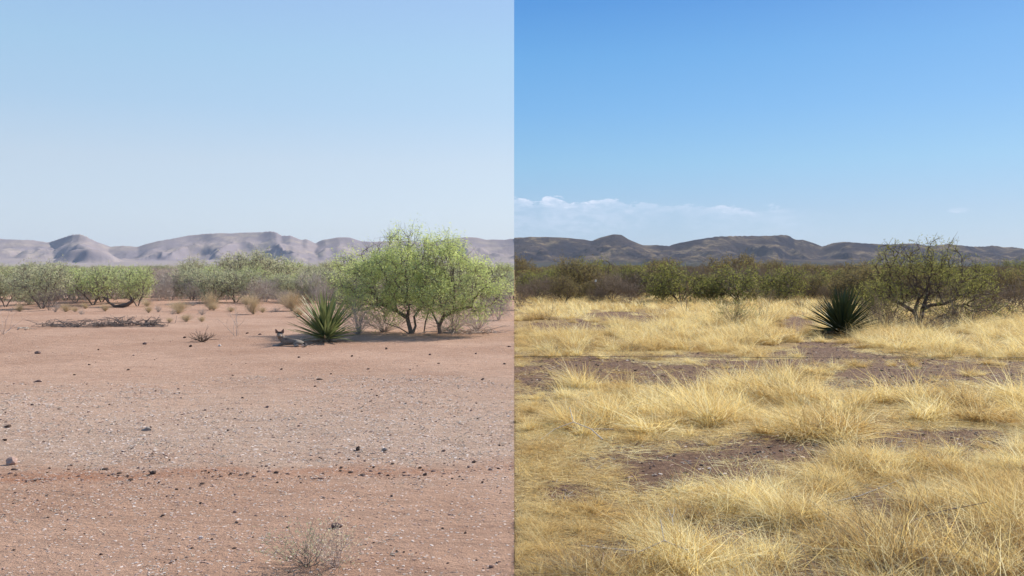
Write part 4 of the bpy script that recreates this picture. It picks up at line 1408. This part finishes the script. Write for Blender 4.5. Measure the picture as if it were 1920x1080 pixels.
ROCKS = [rock_mesh('stone', 300 + k, 2, 0.62, 0.45) for k in range(6)]
STONES = [  # x, y, width in px, height/width, material, own label
    (629, 987, 24, .62, M_ST_BROWN, 'largest brown stone, alone above the grey-green weed'),
    (22, 868, 24, .8, M_ST_PINK, 'pink stone with shaded side near the left edge'),
    (275, 806, 17, .6, M_ST_GREY, 'grey-brown stone in the middle of the pale gravel'),
    (672, 843, 9, 1.2, M_ST_DARK, 'upright dark stone above the reddish strip'),
    (720, 844, 14, .6, M_ST_GREY, 'two-toned stone right of the upright dark stone'),
    (678, 886, 15, .4, M_ST_DARK, 'flat dark stone lying on the reddish strip near its middle'),
    (598, 713, 13, .4, M_ST_DARK, 'flat dark stone below the green yucca'),
    (71, 662, 14, .5, M_ST_BROWN, 'brown stone at far left above the smooth soil'),
    (71, 713, 14, .5, M_ST_BROWN, 'brown stone at far left straight below another'),
    (16, 801, 13, .6, M_ST_DARK, 'dark stone with pale side beside the left edge'),
    (286, 885, 17, .6, M_ST_DARK, 'rough dark lump on the left part of the reddish strip'),
    (195, 876, 17, .35, M_ST_DARK, 'long flat dark stone at left end of the reddish strip'),
    (920, 1058, 11, .8, M_ST_BROWN, 'brown stone in the lower right corner of the bare ground'),
    (412, 651, 7, .7, M_ST_PALE, 'white pebble just below the tree shadow'),
    (568, 648, 8, .6, M_ST_PALE, 'white pebble beside the coyote tail'),
    (798, 886, 9, .8, M_ST_DARK, 'round dark stone on right part of the reddish strip'),
    (271, 646, 11, .6, M_ST_BROWN, 'brown stone left of the low dark twig clump'),
    (357, 652, 7, .9, M_ST_DARK, 'small dark stone just under the low dark twig clump'),
    (376, 1009, 10, .8, M_ST_PALE, 'pale stone with dark side in lower left ground'),
]
SMALL = [(167, 681), (292, 732), (334, 727), (166, 773), (111, 798), (427, 807), (10, 825), (286, 850), (260, 873), (221, 889), (437, 702), (251, 664), (185, 657),
         (724, 653), (806, 665), (892, 664), (955, 648), (823, 683), (528, 692), (621, 703), (591, 724), (707, 744), (501, 764), (603, 781), (883, 771), (818, 792),
         (833, 845), (937, 835), (602, 856), (655, 858), (638, 878), (727, 886), (879, 872), (769, 695), (690, 693), (946, 683), (127, 977), (122, 995),
         (331, 918), (357, 916), (385, 895), (314, 932), (830, 989), (795, 1078), (873, 997), (700, 871), (935, 876), (955, 878), (464, 627), (487, 629), (346, 634),
         (140, 700), (240, 690), (60, 760), (385, 770), (455, 745), (560, 800), (760, 760), (905, 715), (560, 672), (660, 668), (305, 968), (440, 960), (520, 905), (735, 930), (905, 905), (70, 940), (190, 1040), (330, 1050), (700, 1015)]
rr = random.Random(99)
k = 0
for it in STONES + [(x, y, rr.uniform(5.0, 8.0), rr.uniform(0.45, 0.8), rr.choice([M_ST_DARK, M_ST_DARK, M_ST_BROWN]), None) for x, y in SMALL]:
    px, py, w, hr, mm, lb = it
    X, Y = gp(px, py)
    s = F / Y
    wm = w / s
    o = link('stone', ROCKS[k % 6], loc=(X, Y, gz1(X, Y) - wm * 0.04), rz=rr.uniform(0, 6.28) if lb is None else 0.3, sc=(wm, wm * 0.8, wm * hr * 1.5))
    o.material_slots[0].link = 'OBJECT'; o.material_slots[0].material = mm
    tag(o, lb or 'small dark stone lying on the open bare pink ground', 'stone', 'stones on the bare ground')
    k += 1


# ------------------------------------------------------------------ dead wood
def stick(name, pts, r, m_, label, cat, loc, side=None, group=None):
    pts = [np.array(p, float) for p in pts]
    P0, P1, a, b = [], [], [], []
    for (i, j, r0, r1) in side:
        P0.append(pts[i]); P1.append(pts[j]); a.append(r0 * r); b.append(r1 * r)
    V, Fq = tubes(P0, P1, np.array(a), np.array(b), 6)
    o = link(name, mesh(name, V, Fq, [m_]), loc=loc)
    return tag(o, label, cat, group)


# low crooked trunk on the far left
X, Y = gp(215, 577)
s = F / Y
pts = [(-0.55, 0, 0.55), (-0.35, 0, 0.30), (-0.05, 0, 0.12), (0.05, 0, 0.05), (0.35, 0, 0.09), (0.7, 0.05, 0.16), (1.0, 0.05, 0.35), (0.95, 0.1, 0.6), (1.15, 0.0, 0.55), (-0.5, .1, .8), (-.75, 0, .65)]
pts = [(p[0] * 0.75 - 0.0, p[1], p[2] * 0.75) for p in pts]
stick('crooked_trunk', pts, 1.0, M_BARK_R, 'low dark crooked trunk lying on the ground below the yellow-green mesquites', 'log', (X, Y, gz1(X, Y)),
      [(0, 1, .04, .05), (1, 2, .05, .065), (2, 3, .065, .08), (3, 4, .08, .10), (4, 5, .10, .10), (5, 6, .10, .07), (6, 7, .06, .04), (6, 8, .05, .03), (1, 9, .04, .025), (0, 10, .04, .02)])

# heap of fallen branches
rng = np.random.default_rng(4)


def heap(px0, px1, py, n, hh, dep, m_, label, name='fallen_branches', r=0.008, side=-1):
    X0, Y0 = gp((px0 + px1) / 2, py)
    w = (px1 - px0) / F * Y0
    P0, P1, a, b = [], [], [], []
    for k in range(n):
        c = np.array([rng.uniform(-.46, .46) * w, rng.uniform(-dep, dep), rng.uniform(0.0, hh * 0.5)])
        d = np.array([rng.normal(), rng.normal() * 0.6, rng.normal() * 0.25])
        d /= np.linalg.norm(d)
        L = rng.uniform(0.2, 0.7) * min(1, w)
        q = c
        for j in range(3):
            e = q + d * L / 3 + rng.normal(size=3) * 0.05
            e[2] = min(max(e[2], 0.01), hh)
            P0.append(q); P1.append(e); a.append(r * (1.3 - j * .3)); b.append(r * (1.0 - j * .3)); q = e
            if rng.uniform() < 0.7:
                f = q + rng.normal(size=3) * np.array([.16, .12, .12]); f[2] = min(max(f[2], 0.01), hh * 1.2)
                P0.append(q); P1.append(f); a.append(r * .6); b.append(r * .3)
    V, Fq = tubes(P0, P1, np.array(a), np.array(b), 4)
    o = link(name, mesh(name, V, Fq, [m_]), loc=(X0, Y0, gz1(X0, Y0)))
    return tag(o, label, 'dead branches')


heap(80, 205, 613, 90, 0.20, 0.35, M_BARK_L, 'long low heap of grey fallen branches on the left of the bare ground', 'fallen_branch')
heap(195, 300, 611, 80, 0.26, 0.3, M_BARK_L, 'right-hand heap of fallen branches with a thick dark piece', 'fallen_branch', 0.011)
heap(18, 56, 619, 4, 0.05, 0.1, M_STICK, 'pale bleached stick lying near the left edge', 'fallen_branch', 0.014)
heap(820, 930, 622, 60, 0.22, 0.3, M_TWIG_L, 'pale dead branches piled at right under the green mesquite', 'fallen_branch', 0.009)
heap(1660, 1720, 668, 10, 0.08, 0.2, M_TWIG_RP, 'thin dead twigs on brown soil below the dark yucca', 'fallen_branch', 0.005)


def bleached(p0, lines, m_, label, r=0.008, lift=0.10):
    X0, Y0 = gp(*p0)
    P0, P1, a, b = [], [], [], []
    for ln in lines:
        prev = None
        for i, (px, py, h) in enumerate(ln):
            X, Y = gp(px, py)
            p = np.array([X - X0, Y - Y0, h])
            if prev is not None:
                t = i / len(ln)
                P0.append(prev); P1.append(p); a.append(r * (1.1 - t)); b.append(r * (1.0 - t))
            prev = p
    V, Fq = tubes(P0, P1, np.array(a), np.array(b), 5)
    o = link('fallen_branch', mesh('fallen_branch', V, Fq, [m_]), loc=(X0, Y0, gz1(X0, Y0)))
    return tag(o, label, 'dead branch')


bleached((1072, 845), [[(1130, 855, .16), (1108, 842, .2), (1075, 836, .24), (1040, 842, .2), (1014, 852, .15)], [(1075, 836, .24), (1068, 826, .34)], [(1108, 842, .2), (1150, 842, .2)]], M_STICK,
         'pale bleached forked branch lying in the grass left of bare soil', 0.007)
bleached((1740, 1010), [[(1668, 1032, .12), (1720, 1018, .15), (1770, 1008, .17), (1806, 1000, .18)], [(1770, 1008, .17), (1850, 1000, .2)], [(1720, 1018, .15), (1700, 1028, .14)]], M_TWIG_R,
         'thin dark branch lying across the foreground grass on the right', 0.006)
bleached((1262, 990), [[(1262, 1010, .1), (1260, 1004, .13), (1252, 996, .17)], [(1260, 1004, .13), (1266, 998, .18)]], M_STICK,
         'small pale forked twig standing in the foreground grass', 0.005)
bleached((1230, 1060), [[(1290, 1062, .1), (1245, 1056, .14), (1200, 1064, .1), (1160, 1066, .08)], [(1245, 1056, .14), (1238, 1040, .22)], [(1200, 1064, .1), (1090, 1052, .1)]], M_STICK,
         'long bleached twig at the bottom of the golden grass', 0.006)
bleached((1620, 945), [[(1560, 950, .03), (1610, 946, .06), (1650, 938, .09), (1690, 928, .12)]], M_STICK,
         'pale bent stalk lying over the small patch of bare soil', 0.007)
bleached((560, 640), [[(560, 642, .0), (566, 640, .1), (574, 640, .22), (580, 640, .30)]], M_STICK, 'thin dry stalk leaning from the ground beside the green yucca', 0.008)


# ------------------------------------------------------------------ prickly pears
def pear(base, label, w, h, seed, mdark):
    rg = random.Random(seed)
    X, Y = gp(*base)
    root = link('prickly_pear', None, loc=(X, Y, gz1(X, Y)))
    tag(root, label, 'cactus')
    import bmesh
    bm = bmesh.new()
    bmesh.ops.create_uvsphere(bm, u_segments=10, v_segments=7, radius=0.5)
    for v in bm.verts:
        v.co.y *= 0.16
        v.co.z = (v.co.z + 0.5) * 1.25
        v.co.x *= 0.55 + 0.42 * min(1, v.co.z)
    me = bpy.data.meshes.new('pad'); bm.to_mesh(me); bm.free(); me.materials.append(M_PAD)
    s = F / Y
    for k in range(14):
        o = link('pad', me, root)
        lvl = k % 3
        o.location = (rg.uniform(-.5, .5) * w / s, rg.uniform(-.15, .15), lvl * 0.28 * h / s)
        o.rotation_euler = (rg.uniform(-.4, .4), rg.uniform(-.7, .7), rg.uniform(0, 3.1))
        q = 0.36 * h / s
        o.scale = (q, q, q)


pear((538, 562), 'small prickly pear in front of the bright green bush', 26, 17, 2, 0)
pear((1498, 556), 'small prickly pear at the foot of the brown thicket', 18, 18, 3, 0)

# white scrap caught in the dark bush
X, Y = gp(1114, 566)
rg = np.random.default_rng(2)
q = []
for i in range(5):
    for j in range(5):
        q.append((i * 0.022 - .05 + rg.normal() * .008, rg.normal() * .02, j * 0.03 - .06 + rg.normal() * .01))
Fq = np.array([[i * 5 + j, i * 5 + j + 1, i * 5 + j + 6, i * 5 + j + 5] for i in range(4) for j in range(4)])
m_, g = mat('white_scrap'); finish(g, bsdf(g, (0.8, 0.78, 0.75), 0.6))
tag(link('scrap', mesh('scrap', np.array(q), Fq, [m_]), loc=(X, Y - 1.1, 1.12)), 'small white speck caught high in the dark green bush', 'scrap')

# ------------------------------------------------------------------ fence wire in front of the grassland
FY = 6.2
zf = CAMH - (668.5 - HZ) / F * FY
root = link('wire_fence', None, loc=(5.4, FY, gz1(5.4, FY)))
tag(root, 'thin dark fence wire stretched level across the grassland half', 'fence')
m_, g = mat('rusty_wire'); finish(g, bsdf(g, (0.09, 0.06, 0.05), 0.6))
xs = np.linspace(0.004, 10.8, 40)
zz = zf - 0.01 * np.sin(np.clip((xs - 0) / 5.4, 0, 2) * math.pi / 2 * 2) ** 2
pts = np.stack([xs - 5.4, xs * 0, zz - root.location.z], 1)
V, Fq = tubes(pts[:-1], pts[1:], np.full(39, 0.0013), np.full(39, 0.0013), 5)
link('wire', mesh('wire', V, Fq, [m_]), root)
for px in (0.0, 5.4):
    V, Fq = tubes([(px, 0, -0.1)], [(px, 0, zf + 0.12)], np.array([0.05]), np.array([0.045]), 10)
    k = len(V)
    V = np.concatenate([V, [[px, 0, zf + 0.13]]])
    link('post', mesh('post', V, [Fq, np.array([[10 + i, 10 + (i + 1) % 10, k] for i in range(10)])], [M_BARK_L]), root)

# ------------------------------------------------------------------ the coyote
m_c, g = mat('coyote_fur')
tcn = g.n('ShaderNodeTexCoord')
O = tcn.outputs['Object']
x, y, z = g.xyz(O)
n1 = g.noise(O, 30.0, 5.0, 0.7)
n2 = g.noise(g.n('ShaderNodeVectorMath', operation='MULTIPLY', ins={0: O, 1: (18.0, 40.0, 60.0)}).outputs[0], 3.0, 4.0, 0.6)
col = g.mix(g.step(n2, 0.35, 0.65), (0.17, 0.138, 0.108), (0.30, 0.25, 0.20))
col = g.mix(g.m('MULTIPLY', g.step(z, 0.135, 0.19), g.step(x, -0.12, -0.02)), col, (0.06, 0.048, 0.042))       # dark back
col = g.mix(g.m('MULTIPLY', g.step(z, 0.06, 0.02), 0.6), col, (0.33, 0.29, 0.26))                            # pale underside and legs
col = g.mix(g.m('MULTIPLY', g.step(z, 0.21, 0.25), 0.7), col, (0.34, 0.25, 0.18))                            # head
col = g.mix(g.step(x, 0.33, 0.38), col, (0.07, 0.06, 0.055))
finish(g, bsdf(g, col, 0.95, (n1, 0.6, 0.01)))
m_dark, g = mat('coyote_dark_fur'); finish(g, bsdf(g, (0.045, 0.03, 0.025), 0.9))
m_ear, g = mat('coyote_ear_fur'); finish(g, bsdf(g, (0.20, 0.12, 0.09), 0.9))
m_white, g = mat('coyote_white_fur'); finish(g, bsdf(g, (0.6, 0.55, 0.52), 0.9))


def skin_mesh(name, joints, edges, m_, root_i=0, sub=2):
    me = bpy.data.meshes.new(name)
    me.from_pydata([j[:3] for j in joints], edges, [])
    o = link(name, me)
    sk = o.modifiers.new('skin', 'SKIN'); sk.use_smooth_shade = True
    if not me.skin_vertices:
        bpy.context.view_layer.objects.active = o
    for i, j in enumerate(joints):
        v = me.skin_vertices[0].data[i]
        v.radius = (j[3], j[4] if len(j) > 4 else j[3])
        v.use_root = (i == root_i)
    ss = o.modifiers.new('sub', 'SUBSURF'); ss.levels = sub; ss.render_levels = sub
    me.materials.append(m_)
    return o


cx, cy = gp(541, 649)
J = [(0.26, 0.02, 0.105, .085, .082),   # 0 pelvis
     (0.15, 0.0, 0.105, .080, .075),  # 1
     (0.04, 0.0, 0.11, .085, .078),   # 2
     (-0.07, 0.0, 0.115, .085, .085),  # 3 chest
     (-0.14, 0.0, 0.16, .078, .080),  # 4 shoulder / neck base
     (-0.170, -0.015, 0.215, .080, .080),  # 5 neck
     (-0.190, -0.035, 0.272, .110, .090),  # 6 skull
     (-0.180, -0.105, 0.250, .056, .046),  # 7 muzzle base
     (-0.178, -0.165, 0.236, .024, .020),  # 8 nose
     (-0.16, -0.06, 0.055, .034, .034),   # 9 elbow near
     (-0.25, -0.12, 0.022, .020, .020), (-0.34, -0.14, 0.018, .019, .017),   # 10, 11 near foreleg, paw
     (-0.15, 0.07, 0.05, .032, .032), (-0.25, 0.05, 0.022, .02, .02), (-0.36, 0.03, 0.018, .019, .017),  # 12-14 far foreleg
     (0.24, -0.10, 0.085, .062, .050),  # 15 near thigh
     (0.13, -0.15, 0.050, .034, .030),  # 16 knee
     (0.26, -0.18, 0.030, .020, .020),  # 17 hock
     (0.15, -0.20, 0.018, .018, .016),  # 18 hind paw
     (0.34, 0.02, 0.075, .035, .035), (0.40, -0.05, 0.035, .030, .030), (0.42, -0.16, 0.028, .028, .026), (0.38, -0.25, 0.022, .012, .012)]  # 19-22 tail
E = [(0, 1), (1, 2), (2, 3), (3, 4), (4, 5), (5, 6), (6, 7), (7, 8), (3, 9), (9, 10), (10, 11), (3, 12), (12, 13), (13, 14), (0, 15), (15, 16), (16, 17), (17, 18),
     (0, 19), (19, 20), (20, 21), (21, 22)]
croot = link('coyote', None, loc=(cx, cy, gz1(cx, cy) - 0.005), rz=R(4), sc=0.97)
tag(croot, 'grey coyote lying in shade beside the green yucca, head raised to the camera', 'coyote')
body = skin_mesh('body', J, E, m_c)
body.parent = croot


def cone_ear(sx):
    V = []
    n = 8
    for k in range(5):
        t = k / 4
        rx, ry = 0.042 * (1 - t) ** 0.6 + 0.001, 0.010 * (1 - t) + 0.001
        for i in range(n):
            a = i * 6.283 / n
            V.append((rx * math.cos(a) + sx * 0.018 * t, ry * math.sin(a), 0.105 * t))
    Fq = [(k * n + i, k * n + (i + 1) % n, (k + 1) * n + (i + 1) % n, (k + 1) * n + i) for k in range(4) for i in range(n)]
    o = link('ear', mesh('ear', np.array(V), np.array(Fq), [m_ear], smooth=True), croot)
    o.location = (-0.190 + sx * 0.052, -0.035, 0.305)
    o.rotation_euler = (R(8), R(sx * 12), 0)


cone_ear(-1); cone_ear(1)


def blob(name, loc, rad, m_):
    import bmesh
    bm = bmesh.new(); bmesh.ops.create_uvsphere(bm, u_segments=10, v_segments=8, radius=1)
    for v in bm.verts:
        v.co = Vector((v.co.x * rad[0], v.co.y * rad[1], v.co.z * rad[2]))
    me = bpy.data.meshes.new(name); bm.to_mesh(me); bm.free(); me.materials.append(m_)
    for p in me.polygons:
        p.use_smooth = True
    o = link(name, me, croot); o.location = loc
    return o


blob('nose', (-0.177, -0.188, 0.240), (.009, .008, .008), m_dark)
blob('eye', (-0.220, -0.104, 0.286), (.007, .005, .006), m_dark)
blob('eye', (-0.156, -0.104, 0.286), (.007, .005, .006), m_dark)
blob('forehead_fur', (-0.190, -0.060, 0.322), (.050, .036, .022), m_dark)
blob('cheek_fur', (-0.150, -0.100, 0.245), (.022, .024, .020), m_white)

# ------------------------------------------------------------------ haze
m_, g = mat('thin_air')
pv = g.n('ShaderNodeVolumePrincipled')
pv.inputs['Color'].default_value = (0.80, 0.87, 1.0, 1)
pv.inputs['Density'].default_value = 0.000032
pv.inputs['Anisotropy'].default_value = 0.0
o = g.n('ShaderNodeOutputMaterial')
m_.node_tree.links.new(pv.outputs[0], o.inputs['Volume'])
hv = np.array([(x, y, z) for x in (-13000, 13000) for y in (-6000, 12500) for z in (-4.5, 420)], float)
hf = np.array([[0, 1, 3, 2], [4, 6, 7, 5], [0, 4, 5, 1], [2, 3, 7, 6], [0, 2, 6, 4], [1, 5, 7, 3]])
tag(link('haze', mesh('haze', hv, hf, [m_])), kind='stuff')
